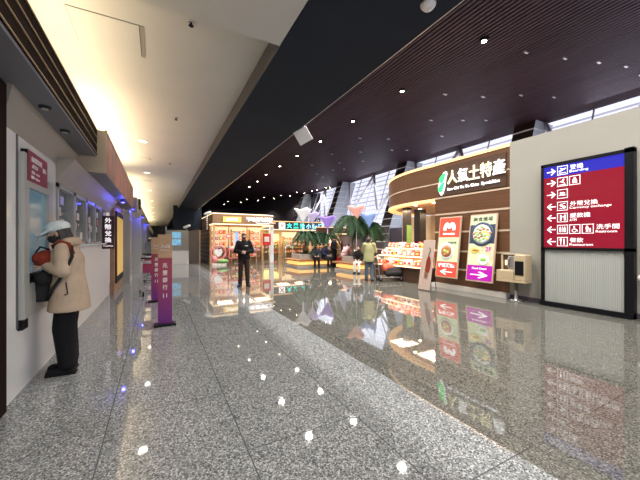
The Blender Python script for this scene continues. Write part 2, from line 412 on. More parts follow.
struct(MB().box(gx(0)-.1, gx(0)+.7, -3, 33, 0, 2.3), 'wall_outer', 'dark_wall')
world = bpy.data.worlds.new('sky'); SC.world = world; world.use_nodes = True
bg = world.node_tree.nodes['Background']; bg.inputs[0].default_value = (.82, .83, .95, 1); bg.inputs[1].default_value = 1.45

# ================================================================ LIGHTING
# spot lamps of the maroon ceiling
sp = thing('ceiling_spotlight', 'bright round spotlight in the maroon slatted ceiling, one of the long bright line', 'spotlight', (8.0, 5.34, ZC), 0, 'bright spotlights in a line along the maroon ceiling')
MB().lathe([(.13, .0), (.13, -.05), (.10, -.055)], m='black', n=20).build('housing', parent=sp, world=False)
MB().lathe([(.065, -.056), (.065, -.062)], m='spot', n=20).build('lens', parent=sp, world=False)
for r_, x in enumerate((8.0, 5.72, 3.45)):
    for k in range(-2, 7):
        y = 5.34 + 3.22*k
        if not (k == 0 and r_ == 0): dup(sp, (x, y, ZC), 0, *([] if r_ == 0 else ['bright spotlight of the maroon ceiling masked by the charcoal bulkhead, seen mirrored in the floor', 'spotlight rows mirrored in the floor']))
        light('SPOT', 'spot_lamp', (x, y, ZC-.1), 740, (1, .94, .86), .12, spot=140)
far = [(8.84, 47.58), (8.67, 43.75), (10.54, 43.99), (10.5, 40.48), (12.08, 40.76), (11.93, 37.62), (13.36, 37.88), (13.24, 35.01), (14.36, 34.88), (14.04, 32.01), (15.06, 32.29), (15.1, 30.28), (15.28, 29.44), (15.4, 27.64), (15.76, 27.44), (15.67, 25.31), (8.2, 27.9), (8.3, 31.1)]
for k, (x, y) in enumerate(far):
    dup(sp, (x, y, ZC), 0, 'distant spotlight at the far end of the maroon ceiling above the shops', 'distant spotlights above the far shops')
    if k % 4 == 0: light('SPOT', 'spot_lamp', (x, y, ZC-.12), 420, (1, .9, .76), .08, spot=125)
# unlit fittings, on their grid
ft = thing('ceiling_fitting', 'small unlit pale fitting in the maroon slatted ceiling', 'light fitting', (11.0, 4.72, ZC), 0, 'small unlit fittings in the maroon ceiling')
MB().box(-.09, .09, -.03, .03, -.03, 0, 'alu').build('housing', parent=ft, world=False)
MB().box(-.07, .07, -.02, .02, -.034, -.03, 'print_white').build('diffuser', parent=ft, world=False)
for x, y in [(12.19, 4.33), (13.23, 4.02), (9.63, 5.11), (11.13, 7.47), (12.3, 6.71), (9.66, 8.02), (11.16, 10.05), (12.47, 9.36), (13.41, 8.86), (13.38, 11.31), (11.23, 15.7), (9.9, 16.97), (12.2, 20.76), (11.16, 13.0), (11.48, 18.6), (12.79, 20.07), (12.68, 17.44), (9.71, 13.62), (12.72, 14.49), (13.54, 14.06), (10.03, 20.12), (12.76, 23.44), (11.75, 22.63), (14.4, 4.0), (13.6, 6.2)]:
    dup(ft, (x, y, ZC))
# recessed downlights of the white ceiling
dl = thing('recessed_downlight', 'lit round downlight recessed in the white ceiling above the left aisle', 'downlight', (-.34, 9.16, ZW), 0, 'lit downlights of the left aisle ceiling')
MB().lathe([(.13, 0), (.13, -.012), (.10, -.014)], m='print_white', n=24).build('rim', parent=dl, world=False)
MB().lathe([(.098, -.006), (.098, -.0145)], m='down_on', n=24).build('lens', parent=dl, world=False)
for y in (13.3, 17.9, 22.5, 27.1, 32, 37, 42, 48): dup(dl, (-.36, y, ZW))
for y in (-2, 1.2): dup(dl, (-.1, y, ZN), 0, 'added downlight in the lower white ceiling, out of view, filling the near aisle with light', 'added fill downlights of the lower ceiling')  # unseen downlights added to raise the ambient light
for y in (-2, 1.2, 9.16, 13.3, 17.9, 22.5, 27.1, 32, 37, 42, 48, 54): light('SPOT', 'downlight_and_fill', (-.1 if y < 3 else -.34, y, (ZN if y < 3.4 else ZW)-.05), 190 if y < 3 else (14 if y < 20 else 60), (1, .94, .84), .10, spot=160)  # those under the lower ceiling are added fill, out of view
vt = tag(MB().lathe([(.17, 0), (.17, -.015), (.12, -.02), (.11, -.008)], m='ceil_white', n=24).build('air_vent', loc=None), 'unlit round vent in the white ceiling between two lit downlights', 'vent'); vt.location = (-.36, 11.14, ZW)
v2 = vt.copy(); COL.objects.link(v2); v2.location = (-.38, 15.17, ZW); v2['label'] = 'second unlit round vent farther along the white ceiling'
for k, (x, y, lab) in enumerate([(.35, 3.92, 'small dark sprinkler on the white ceiling near the dropped edge'), (.34, 7.12, 'small dark sprinkler on the white ceiling level with the ATM aisle'), (.36, 11.32, 'small dark sprinkler on the white ceiling farther down the aisle'), (.53, 20.13, 'tiny sprinkler far down the white ceiling')]):
    s_ = thing('sprinkler', lab, 'sprinkler', (x, y, ZW))
    MB().lathe([(.045, 0), (.045, -.008), (.03, -.012)], m='alu', n=16).build('escutcheon', parent=s_, world=False)
    MB().lathe([(.012, -.01), (.012, -.04), (.03, -.042), (.03, -.046)], m='black', n=12).build('deflector', parent=s_, world=False)
# access hatch
ht = thing('access_hatch', 'square access hatch with thin dark joint in the white ceiling', 'hatch', (-.55, 4.62, ZW))
MB().box(-.355, .355, -.355, .355, -.004, 0, 'grey_edge').build('joint', parent=ht, world=False)
MB().box(-.348, .348, -.348, .348, -.010, -.003, 'ceil_white').build('panel', parent=ht, world=False)
MB().box(.36, .40, -.355, .355, -.008, -.0, 'header').build('hinge_strip', parent=ht, world=False)
# sheet seam of the lower ceiling
sm = thing('ceiling_smoke_detector', 'round white detector on the charcoal bulkhead at the top of the view', 'smoke detector', (2.36, 2.16, ZN))
MB().lathe([(.07, 0), (.07, -.02), (.05, -.045), (.02, -.05)], m='print_white', n=24).build('body', parent=sm, world=False)
MB().lathe([(.075, 0), (.075, -.008)], m='alu', n=24).build('base_ring', parent=sm, world=False)
# flat tilted antenna panel under the bulkhead edge
an = thing('antenna_panel', 'flat white tilted panel hanging under the charcoal bulkhead edge', 'panel antenna', (2.66, 5.75, ZN))
nq = Vector((-.35, -.75, -.55)).normalized(); uq = nq.cross(Vector((0, 0, 1))).normalized(); uq = (uq*.85 + nq.cross(uq)*.5).normalized(); T = frame((0, 0, -.16), uq, nq.cross(uq))
MB().box(-.15, .15, -.15, .15, -.02, .02, 'print_white', T, .01).build('panel', parent=an, world=False)
MB().tube([(0, 0, 0), (0, 0, -.12)], .012, 'grey_metal').build('bracket', parent=an, world=False)
# daylight through the glazing
for y in (4.2, 12.2, 20.5, 28.5): light('AREA', 'window_daylight', (16.2, y, 4.9), 200, (.8, .85, 1), 6.5, (0, R(72), 0), 3.5)

for y in (4.5, 12.2, 20.5, 28.5): light('AREA', 'strut_fill', (13.2, y, 2.5), 130, (.95, .95, 1), .3, (0, R(-128), 0), 5)  # added fill without fittings, brightens the struts and piers
# ================================================================ LEFT: FASCIA, COUNTER, ATM
# louvred fascia above the counters
fa = thing('louvred_fascia', 'dark louvred fascia with champagne lines above the service counter', 'fascia', (-.95, 1.5, 2.8))
mb = MB().box(XL+.01, -.87, -3, 6.0, 2.80, 2.83, 'fascia_under').box(XL+.01, -.862, -3, 6.0, 2.83, 3.24, 'louver')
mb.build('fascia_box', parent=fa)
for k in range(4):
    z = 2.84 + .128*k
    MB().box(-.863, -.852, -3, 6.0, z, z+.010, 'louver_edge').build('louver_blade', parent=fa)
l2 = thing('lit_fascia', 'rosy glowing fascia panel projecting beyond the louvred one', 'fascia', (-.9, 9, 2.5))
MB().box(XL+.01, -.745, 6.02, 12.2, 2.56, 3.22, 'fascia_pink').build('panel', parent=l2)
MB().box(XL+.01, -.74, 6.0, 6.03, 2.55, 3.23, 'fascia_beige').box(-.76, -.735, 6.0, 12.2, 3.22, 3.25, 'fascia_beige').build('end_cap', parent=l2)
MB().box(XL+.01, -.745, 6.02, 12.2, 2.53, 2.56, 'fascia_under').build('underside', parent=l2)
l3 = thing('distant_fascia', 'pale fascia over the far left counters', 'fascia', (-.9, 30, 2.5))
MB().box(-1.09, -.70, 13.6, 60, 2.53, 3.1, 'fascia_beige').build('panel', parent=l3)
MB().box(-1.09, -.705, 13.58, 13.6, 2.53, 3.12, 'fascia_under').build('end_cap', parent=l3)
cv = thing('cove_light', 'warm light strip hidden on top of the fascia washing the white ceiling', 'cove light', (-1.1, 5, 3.25))
MB().box(-1.14, -1.06, -2.5, 5.9, 3.245, 3.265, 'cove_led').build('led_strip', parent=cv)
MB().box(-1.14, -1.06, 6.1, 12.0, 3.255, 3.275, 'cove_led').build('led_strip', parent=cv)
MB().box(-1.14, -1.06, 13.7, 58, 3.105, 3.125, 'cove_led').build('led_strip', parent=cv)
for y, n_, z, e_ in ((1.4, 8.8, 3.29, 75), (9.1, 5.9, 3.30, 85), (20, 12, 3.15, 150), (36, 20, 3.15, 240)):
    light('AREA', 'cove_lamp', (-1.02, y, z), e_, (1, .80, .52), .12, (0, R(180-14), 0), n_)
# ATM in the glossy wall
at = thing('cash_machine', 'grey-framed cash machine set in the glossy white wall beside the woman', 'cash machine', (XL, 4.35, .67))
x1 = XL+.05
mb = MB().box(XL, x1, 3.88, 4.01, .70, 2.30, 'atm_frame').box(XL, x1, 4.62, 4.78, .70, 2.14, 'atm_frame').box(XL, x1, 4.01, 4.62, 1.98, 2.06, 'atm_frame').box(XL, x1, 4.01, 4.62, .70, .93, 'atm_frame')
mb.build('surround', parent=at)
MB().box(XL, XL+.015, 4.01, 4.62, 1.12, 1.98, 'screen_blue').build('screen', parent=at)
MB().box(XL, XL+.045, 4.01, 4.62, .93, 1.02, 'atm_frame').box(XL, XL+.02, 4.01, 4.62, 1.02, 1.12, 'black').build('shelf', parent=at)
mb = MB()
for i in range(2):
    for j in range(6): mb.box(XL+.024+i*.011, XL+.032+i*.011, 4.3+j*.03, 4.322+j*.03, 1.02, 1.028, 'alu')
mb.build('keypad', parent=at)
MB().box(XL, x1-.01, 3.88, 4.01, .60, .70, 'black').build('base', parent=at)
MB().box(XL, XL+.008, 3.845, 3.875, .62, 2.45, 'grey_edge').build('side_trim', parent=at)
sg = thing('atm_sign', 'small plum sign box with white writing above the cash machine', 'sign', (XL, 4.45, 2.05))
MB().box(XL, XL+.052, 3.95, 4.54, 2.045, 2.345, 'black').build('sign_box', parent=sg)
MB().box(XL+.052, XL+.056, 3.96, 4.54, 2.045, 2.345, 'plum').build('face', parent=sg)
LF = lambda y, z, x: frame((x, y, z), (0, 1, 0), (0, 0, 1))
xx = XL+.057
text('自動提款機', LF(4.19, 2.27, xx), .30, .055, 'print_white', sg, bold=.02)
text('ATM', LF(4.13, 2.20, xx), .16, .04, 'print_white', sg, bold=.02)
text('提款   Cash', LF(4.15, 2.14, xx), .22, .032, 'print_white', sg)
text('餘額   Balance', LF(4.15, 2.09, xx), .24, .032, 'print_white', sg)
text('24h', LF(4.42, 2.22, xx), .10, .05, 'print_white', sg, bold=.02)
# small lamps under the fascia
for y, lab in ((4.0, 'small dark lamp under the fascia above the cash machine'), (4.75, 'second small dark lamp under the fascia, next to the first')):
    t = thing('undercanopy_lamp', lab, 'lamp', (-1.0, y, 2.80))
    MB().lathe([(.05, 0), (.05, -.02), (.035, -.025)], m='black_matt', n=16).build('housing', parent=t, world=False)
    MB().lathe([(.03, -.026), (.028, -.03)], m='alu', n=16).build('lens', parent=t, world=False)
# counter windows
ct = thing('counter_top', 'white counter ledge under the teller windows', 'counter', (XL, 8, 1.36))
MB().box(XL+.002, XL+.09, 5.15, 9.9, 1.36, 1.40, 'gloss_white', bev=.006).build('ledge', parent=ct)
ys = [5.15, 6.1, 7.0, 7.9, 8.76]
for k in range(4):
    w_ = thing('teller_window', ['teller window nearest the cash machine with notices behind the glass', 'teller window just behind the white cap, notices on its glass', 'teller window third from the cash machine with taped notices', 'teller window beside the currency exchange sign'][k], 'teller window', (XL, ys[k], 1.40))
    a, b = ys[k]+.01, ys[k+1]-.01
    MB().box(XL-.05, XL+.01, a, a+.06, 1.40, 2.22, 'atm_frame').box(XL-.05, XL+.01, b-.06, b, 1.40, 2.22, 'atm_frame').box(XL-.05, XL+.01, a, b, 2.16, 2.22, 'atm_frame').box(XL-.05, XL+.01, a, b, 1.40, 1.44, 'atm_frame').build('frame', parent=w_)
    MB().box(XL-.045, XL-.03, a+.05, b-.05, 1.44, 2.16, 'glass_dark').build('pane', parent=w_)
    for j in range(4):
        yy = a+.1+random.random()*.5; zz = 1.48+j*.16
        MB().box(XL-.03, XL-.026, yy, yy+.17, zz, zz+.12, random.choice(['glass_poster', 'print_white', 'g_red', 'print_white'])).build('notice', parent=w_)
# currency exchange blade sign
cs = thing('exchange_sign', 'dark maroon upright currency exchange sign beside the teller windows', 'sign', (XL, 8.8, 1.27))
MB().box(XL, XL+.25, 8.80, 8.86, 1.26, 2.05, 'grey_edge').build('sign_box', parent=cs)
MB().box(XL+.01, XL+.24, 8.79, 8.80, 1.27, 2.04, 'maroon').build('face', parent=cs)
for i, ch in enumerate('外幣兌換'):
    text(ch, frame((XL+.125, 8.79, 1.94-.155*i), (1, 0, 0), (0, 0, 1)), .13, .125, 'sign_white', cs, bold=.012)
text('Currency Exchange', frame((XL+.125, 8.79, 1.33), (1, 0, 0), (0, 0, 1)), .19, .04, 'sign_white', cs)
# showcase portal and the columns beyond
pt = thing('showcase', 'narrow wooden showcase with a lit gold poster past the exchange sign', 'showcase', (-1.0, 10.6, 0))
MB().box(-1.16, -1.06, 10.02, 12.4, 0, 2.53, 'wood_mid').build('wood_panel', parent=pt)
MB().box(-1.06, -1.03, 10.3, 12.2, .25, 2.3, 'black').build('frame', parent=pt)
MB().box(-1.03, -1.02, 10.45, 12.0, .45, 2.15, 'poster_gold').build('poster', parent=pt)
def column(y0, y1, x, lab):
    c = thing('clad_column', lab, 'column', (x-.2, y0, 0))
    MB().box(-1.3, x, y0, y1, 0, 2.52, 'atm_frame').build('casing', parent=c)
    m_ = MB()
    for j in range(12): m_.lathe([(.014, 0), (.014, .008)], (x, y1-.35, .25+.19*j), 'black', 10, 'x')
    m_.build('fixing', parent=c); return c
column(12.5, 13.6, -.86, 'grey metal clad column past the wooden showcase')
column(16.5, 17.6, -.70, 'grey metal clad column farther down the left side')
column(21.5, 22.5, -.62, 'far grey clad column by the person with the cart')
for k, (x, y, z, lab) in enumerate([(-.80, 9.4, 2.46, 'blue lamp glowing under the rosy fascia end'), (-.80, 12.9, 2.60, 'blue lamp glowing on the grey clad column'), (-.62, 16.4, 2.55, 'blue lamp glowing farther down the left fascia'), (-.55, 21.4, 2.45, 'most distant blue lamp on the left side')]):
    b = thing('blue_lamp', lab, 'lamp', (x, y, z))
    MB().lathe([(.05, 0), (.05, .09)], m='black_matt', n=14).build('housing', parent=b, world=False)
    MB().lathe([(.045, -.004), (.03, -.02), (.01, -.026)], m='blue_led', n=14).build('lens', parent=b, world=False)
    light('POINT', 'blue_glow', (x+.02, y-.1, z-.10), 7, (.08, .08, 1), .04)
pr = thing('projector_speaker', 'small black speaker box on the far left fascia', 'speaker', (-.62, 14.6, 2.75))
MB().box(-.12, .0, -.12, .12, 0, .42, 'black_matt', bev=.02).build('cabinet', parent=pr, world=False)
MB().lathe([(.05, 0), (.05, .012)], (0, 0, .25), 'grey_edge', 16, 'x').build('cone', parent=pr, world=False)

# ================================================================ TOTEM BANNERS
def totem(x, y, h, lab, rz=0):
    t = thing('banner_stand', lab, 'banner stand', (x, y, 0), rz)
    MB().box(-.11, .11, -.014, .014, .03, h-.40, M_purple).build('panel', parent=t, world=False)
    MB().box(-.11, .11, -.0155, .0155, h-.40, h, 'totem_tan').build('head_panel', parent=t, world=False)
    MB().box(-.17, .17, -.12, .12, 0, .03, 'black', bev=.008).build('foot', parent=t, world=False)
    W = WM[t.name]
    F = lambda zz: W @ frame((0, -.0165, zz), (1, 0, 0), (0, 0, 1))
    text('入口', F(h-.20), .14, .06, 'print_white', t, bold=.03)
    text('Entrance', F(h-.265), .13, .025, 'print_white', t)
    for i, ch in enumerate('兆豐銀行'): text(ch, F(h-.53-.125*i), .075, .085, 'print_white', t, bold=.01)
    text('11', F(h-1.05), .06, .07, 'print_white', t, bold=.01)
    return t
M['totem_purple'] = mat('purple print', (.22, .03, .26), .4)
nt, N_, L_, b_ = nodes(M['totem_purple']); tc = N_.new('ShaderNodeTexCoord'); sx_ = N_.new('ShaderNodeSeparateXYZ'); rp_ = N_.new('ShaderNodeValToRGB')
rp_.color_ramp.elements[0].position = .1; rp_.color_ramp.elements[0].color = (.15, .02, .20, 1); rp_.color_ramp.elements[1].position = .9; rp_.color_ramp.elements[1].color = (.32, .035, .07, 1)
L_.new(tc.outputs['Object'], sx_.inputs[0]); L_.new(sx_.outputs[2], rp_.inputs[0]); L_.new(rp_.outputs[0], b_.inputs['Base Color']); M_purple = 'totem_purple'
M['plum'].node_tree.nodes['Principled BSDF'].inputs['Base Color'].default_value = (.30, .035, .08, 1)
totem(.11, 5.9, 1.56, 'slim plum banner stand with tan head in the left aisle, nearer of the two')
totem(-.03, 8.3, 1.54, 'slim plum banner stand half hidden behind the nearer one')

# ================================================================ RIGHT: DIRECTORY SIGN, PHONE BOOTH
RW = lambda y, z, x: frame((x, y, z), (0, -1, 0), (0, 0, 1))
ds = thing('directory_sign', 'tall black-framed directory sign with lit blue and crimson panel', 'sign', (7.75, 3.0, 0))
Y0, Y1, xf = 2.24, 3.78, 7.72
MB().box(xf, 7.86, Y0, Y0+.13, 0, 3.19, 'black').box(xf, 7.86, Y1-.055, Y1, 0, 3.17, 'black').box(xf, 7.86, Y0, Y1, 3.10, 3.17, 'black').box(xf, 7.86, Y0, Y1, 1.25, 1.31, 'black').box(xf-.04, 7.86, Y0, Y1, 0, .10, 'black').build('frame', parent=ds)
a, b = Y0+.13, Y1-.055
dsp = MB().box(xf+.015, 7.85, a, b, 1.31, 3.10, 'sign_red').build('crimson_panel', parent=ds)
MB().box(xf+.012, 7.849, a, b, 2.86, 3.10, 'sign_blue').build('blue_panel', parent=ds)
mb = MB().box(xf+.05, 7.85, a, b, .10, 1.25, 'sign_frost')
for i in range(40): yy = a+.02+i*(b-a-.02)/40; mb.box(xf+.035, xf+.05, yy, yy+.018, .10, 1.25, 'sign_frost')
mb.build('ribbed_panel', parent=ds)
xs_ = xf+.012
def S(yoff, z): return RW(b-yoff, z, xs_)           # yoff = metres from the panel's left edge as seen
def arrow(yoff, z, d, s=.085, m='sign_white', par=ds, F=None):
    p = [(-1, .13), (.55, .13), (-.12, .80), (.12, .95), (1, 0), (.12, -.95), (-.12, -.80), (.55, -.13), (-1, -.13)]
    if d < 0: p = [(-x, y) for x, y in p][::-1]
    return MB().prism([(x*s, y*s*.9) for x, y in p], .004, m, F or S(yoff, z)).build('arrow', parent=par)
def picto(yoff, z, kind):
    s = .096; mb = MB(); T = S(yoff, z)
    for q in ([(-s, s), (-s, s-.010), (s, s-.010), (s, s)], [(-s, -s), (s, -s), (s, -s+.010), (-s, -s+.010)], [(-s, -s), (-s+.010, -s), (-s+.010, s), (-s, s)], [(s-.010, -s), (s, -s), (s, s), (s-.010, s)]): mb.prism(q, .004, 'sign_white', T)
    def pl(*pts): mb.prism(pts, .004, 'sign_white', T)
    def bar(x0, y0, x1, y1, w=.012):
        d = Vector((x1-x0, y1-y0)).normalized()*w/2; n_ = Vector((-d.y, d.x)); pl((x0+n_.x, y0+n_.y), (x0-n_.x, y0-n_.y), (x1-n_.x, y1-n_.y), (x1+n_.x, y1+n_.y))
    def dot(x, y, r): pl(*[(x+r*math.cos(t*PI/5), y+r*math.sin(t*PI/5)) for t in range(10)])
    def man(x, k=1, skirt=0):
        dot(x, .052*k, .013*k); pl((x-.02*k, .036*k), (x-(.026 if skirt else .02)*k, -.01*k), (x+(.026 if skirt else .02)*k, -.01*k), (x+.02*k, .036*k)); bar(x-.01*k, -.01*k, x-.01*k, -.065*k, .014*k); bar(x+.01*k, -.01*k, x+.01*k, -.065*k, .014*k)
    if kind == 'plane': bar(-.065, -.02, .06, .035, .024); pl((-.01, .01), (-.05, .05), (-.03, .052), (.03, .02)); bar(-.065, -.055, .065, -.055)
    if kind == 'gate': dot(.02, .05, .015); bar(.02, .035, -.01, -.01, .026); bar(-.01, -.01, .04, -.03); bar(.04, -.03, .04, -.065); bar(-.06, -.065, .06, -.065); bar(-.05, .0, -.01, .02)
    if kind == 'baby': dot(0, .045, .018); pl((-.03, .025), (-.045, -.03), (.045, -.03), (.03, .025)); bar(-.04, -.05, .04, -.05, .02)
    if kind == 'tray': pl((-.045, .035), (-.045, -.01), (.03, -.01), (.03, .035)); bar(-.06, -.03, .06, -.03); bar(.03, .02, .05, .01)
    if kind == 'money': dot(-.02, .02, .03); dot(.03, -.025, .03); bar(-.05, -.05, .0, -.05); bar(.01, .055, .055, .055)
    if kind == 'atm': dot(-.03, .04, .015); bar(-.03, .02, -.03, -.06, .028); bar(-.02, .01, .03, .02); pl((.03, .06), (.03, -.06), (.06, -.06), (.06, .06))
    if kind == 'wc': man(-.04, .9); bar(0, -.065, 0, .065, .006); man(.04, .9, 1)
    if kind == 'chair': dot(-.01, .05, .015); bar(-.01, .04, .0, -.01, .016); bar(0, -.005, .035, -.01); bar(.035, -.01, .05, -.05); [dot(-.01+.035*math.cos(t), -.03+.035*math.sin(t), .007) for t in [2+i*.45 for i in range(10)]]
    if kind == 'lady': man(-.01, 1, 1); dot(.04, .0, .012); bar(.04, -.01, .04, -.065, .02)
    if kind == 'food': bar(-.03, -.065, -.03, .065, .014); bar(-.03, .02, -.03, .065, .034); bar(.03, -.065, .03, .065, .018)
    mb.build('pictogram', parent=dsp)
rows = [(2.98, 1, ['plane'], '登機', 'Boarding'), (2.73, 1, ['gate', 'baby'], None, None), (2.47, 1, ['tray'], None, None), (2.205, -1, ['money'], '外幣兌換', 'Currency exchange'), (1.955, -1, ['atm'], '提款機', 'ATM'), (1.70, -1, ['wc', 'chair', 'lady'], '洗手間', 'Restroom'), (1.435, -1, ['food'], '餐飲', 'Restaurant')]
for z, d, ps, zh, en in rows:
    arrow(.15, z, d, par=dsp)
    for i, k in enumerate(ps): picto(.36+.22*i, z, k)
    if zh:
        x0 = .36 + .22*(len(ps)-1) + .13; w = .12*len(zh)
        text(zh, S(x0+w/2, z+.035), w*.96, .10, 'sign_white', dsp, bold=0)
        w2 = .04*len(en); text(en, S(x0+w2/2, z-.058), w2, .062 if 'g' in en else .05, 'sign_white', dsp, bold=0)
# public phone booth
pb = thing('phone_booth', 'beige public telephone stand on a steel post beside the directory sign', 'telephone booth', (7.6, 4.35, 0))
px = 7.58
MB().lathe([(.14, 0), (.14, .02), (.04, .03), (.04, .46)], (px+.1, 4.3, 0), 'grey_metal', 20).build('post', parent=pb)
MB().box(px-.07, px+.25, 4.02, 4.70, .45, .50, 'beige', bev=.01).box(px-.07, px-.045, 4.27, 4.70, .50, .72, 'beige').box(px-.07, px+.25, 4.68, 4.70, .50, .73, 'beige').box(px-.05, px+.25, 4.27, 4.69, .71, .73, 'beige_light').build('counter', parent=pb)
MB().box(px+.20, px+.24, 4.25, 4.68, .73, 1.12, 'wood').box(px+.16, px+.25, 4.67, 4.70, .72, 1.14, 'beige_light').box(px+.16, px+.25, 4.25, 4.70, 1.11, 1.14, 'beige_light').build('back_panel', parent=pb)
MB().box(px-.07, px+.25, 4.02, 4.26, .50, 1.12, 'beige', bev=.02).build('side_cabinet', parent=pb)
MB().box(px-.078, px-.07, 4.04, 4.235, .64, .97, 'black').build('display', parent=pb)
MB().box(px+.05, px+.2, 4.30, 4.47, .74, 1.08, 'alu', bev=.015).build('telephone', parent=pb)
mb = MB().cap((px+.03, 4.45, .82), (px+.03, 4.45, 1.0), .018, m='grey_metal').cap((px+.03, 4.45, .82), (px+.06, 4.45, .82), .022, m='grey_metal').cap((px+.03, 4.45, 1.0), (px+.06, 4.45, 1.0), .022, m='grey_metal')
mb.build('handset', parent=pb)
MB().box(px+.18, px+.2, 4.55, 4.62, .84, .97, 'lightbox').build('notice', parent=pb)
# small fixture at the right wall
wf = thing('wall_basin', 'small white rounded fixture on the right wall past the sign', 'wall fixture', (7.75, 2.1, .7))
MB().ell((7.76, 2.08, .78), .13, .12, .08, 'print_white').build('bowl', parent=wf)
MB().box(7.80, 7.9, 2.0, 2.16, .70, .76, 'print_white').build('bracket', parent=wf)

# ================================================================ MAIN SHOP ON THE RIGHT
def arcpts(cx, cy, r, a0, a1, n): return [(cx+r*math.cos(R(a0+(a1-a0)*i/n)), cy+r*math.sin(R(a0+(a1-a0)*i/n))) for i in range(n+1)]
def ribbon(mb, path, z0, z1, th, m):
    """upright band along a ground path, thickened to its right-hand side"""
    n = len(path); P = [Vector((*p, 0)) for p in path]; Q = []
    for i in range(n):
        d = (P[min(i+1, n-1)]-P[max(i-1, 0)]).normalized(); Q.append(P[i] + Vector((d.y, -d.x, 0))*th)
    k = mb.mi(m)
    A = [[mb.bm.verts.new((v.x, v.y, z)) for v in L] for L in (P, Q) for z in (z0, z1)]   # P0 P1 Q0 Q1
    for i in range(n-1):
        for a, b in ((A[0], A[1]), (A[1], A[3]), (A[3], A[2]), (A[2], A[0])):
            f = mb.bm.faces.new((a[i], a[i+1], b[i+1], b[i])); f.material_index = k
    mb.bm.faces.new([A[j][0] for j in (0, 1, 3, 2)]).material_index = k; mb.bm.faces.new([A[j][-1] for j in (0, 2, 3, 1)]).material_index = k
    return mb
SY0, SY1 = 4.58, 6.95
path = [(XR, SY0), (XR, 7.7)] + arcpts(XR+4, 7.7, 4, 180, 85, 24)[1:]
sh = thing('souvenir_shop', 'curved brown wood shop front with green island sign and food display', 'shop', (8.2, 6, 0))
mb = ribbon(MB(), path, 2.80, 3.86, .25, 'wood')
mb.build('curved_fascia', parent=sh)
ribbon(MB(), [(p[0]-.02, p[1]) for p in path], 3.86, 3.94, .3, 'gold_led').build('top_light_strip', parent=sh)
pl_ = [(p[0]-.02, p[1]) for p in path if p[1] > SY1-.01]; pl_ = [(XR-.02, SY1)] + pl_
ribbon(MB(), pl_, 2.74, 2.81, .28, 'gold_led').build('lower_light_strip', parent=sh)
MB().box(XR, XR+.3, SY0, SY1, .12, 2.80, 'wood').build('wall_panel', parent=sh)
mb = MB()
for z in (.58, 1.12, 1.70, 2.26): mb.box(XR-.012, XR, SY0, SY1, z, z+.05, 'tan_strip')
mb.box(XR-.012, XR, SY0, SY1, 2.78, 2.83, 'tan_strip')
ribbon(mb, [(p[0]-.012, p[1]) for p in path], 3.26, 3.30, .02, 'tan_strip').build('trim_strip', parent=sh)
MB().box(XR-.16, XR, SY0, SY1, 0, .13, 'skirt').build('plinth', parent=sh)
# interior ceiling, floor back wall
poly = path[1:] + [(13.5, 11.0), (13.5, SY0), (XR, SY0)]
M['shop_dark'] = mat('dark shop column', (.03, .028, .03), .3)
MB().prism([(p[0]+.1, p[1]) for p in poly][::-1], .05, 'shop_ceil', Matrix.Translation((0, 0, 2.82))).build('canopy_ceiling', parent=sh)
MB().box(XR+.3, 13.0, 6.9, 7.0, 0, 2.82, 'shop_wall').build('partition', parent=sh)
MB().box(12.9, 13.0, 7.0, 13.8, 0, 2.82, 'shop_wall').box(11.8, 12.9, 7.0, 7.5, 0, 2.2, 'shelf').build('rear_wall', parent=sh)
for i in range(3):
    for j in range(3):
        MB().lathe([(.06, 0), (.06, -.01)], (8.7+i*1.2, 7.7+j*.9, 2.82), 'spot', 14).build('downlight', parent=sh)
for p in ((8.8, 7.8, 2.7), (8.9, 9.4, 2.7), (11.0, 8.6, 2.7)): light('AREA', 'shop_lamp', p, 60, (1, .74, .48), .8)
MB().box(10.0, 10.35, 9.6, 9.95, 0, 2.82, 'shop_dark').build('shop_column', parent=sh)
MB().box(9.0, 9.25, 9.35, 9.6, 0, 2.82, 'shop_dark').box(8.99, 9.26, 9.34, 9.35, .9, 2.1, 'g_green').build('menu_column', parent=sh)
MB().box(10.9, 12.6, 8.7, 8.8, 1.75, 2.2, 'print_white').build('menu_board', parent=sh)
# sign lettering
sb = MB().box(XR-.03, XR, 4.66, 6.52, 2.86, 3.74, 'wood_dark').build('sign_backing', parent=sh)
isl = [(-.02, -.36), (.05, -.30), (.10, -.16), (.13, .0), (.15, .14), (.19, .27), (.17, .36), (.09, .34), (.0, .22), (-.08, .06), (-.12, -.10), (-.09, -.24)]
MB().prism(isl, .05, 'glow_white', RW(6.63, 3.23, XR-.04)).build('island_emblem', parent=sh)
MB().prism([(x*.8, y*.42+.16) for x, y in isl], .012, 'glow_green', RW(6.61, 3.23, XR-.09)).prism([(x*.8-.02, y*.42-.12) for x, y in isl], .012, 'glow_green', RW(6.63, 3.23, XR-.09)).build('emblem_inlay', parent=sh)
for i, ch in enumerate('人氣土特產'):
    y = 6.24 - .355*i
    text(ch, RW(y, 3.38, XR-.055), .33, .40, 'glow_white', sb, bold=.01, depth=.03)
    text(ch, RW(y, 3.38, XR-.088), .325, .395, 'glow_yellow', sb, bold=-.004, depth=.006) if i in (0, 2, 3) else None
text('Ren Chi Tu Te Chan  Specialties', RW(5.62, 3.02, XR-.04), 1.62, .11, 'glow_white', sb, bold=.02, depth=.02)

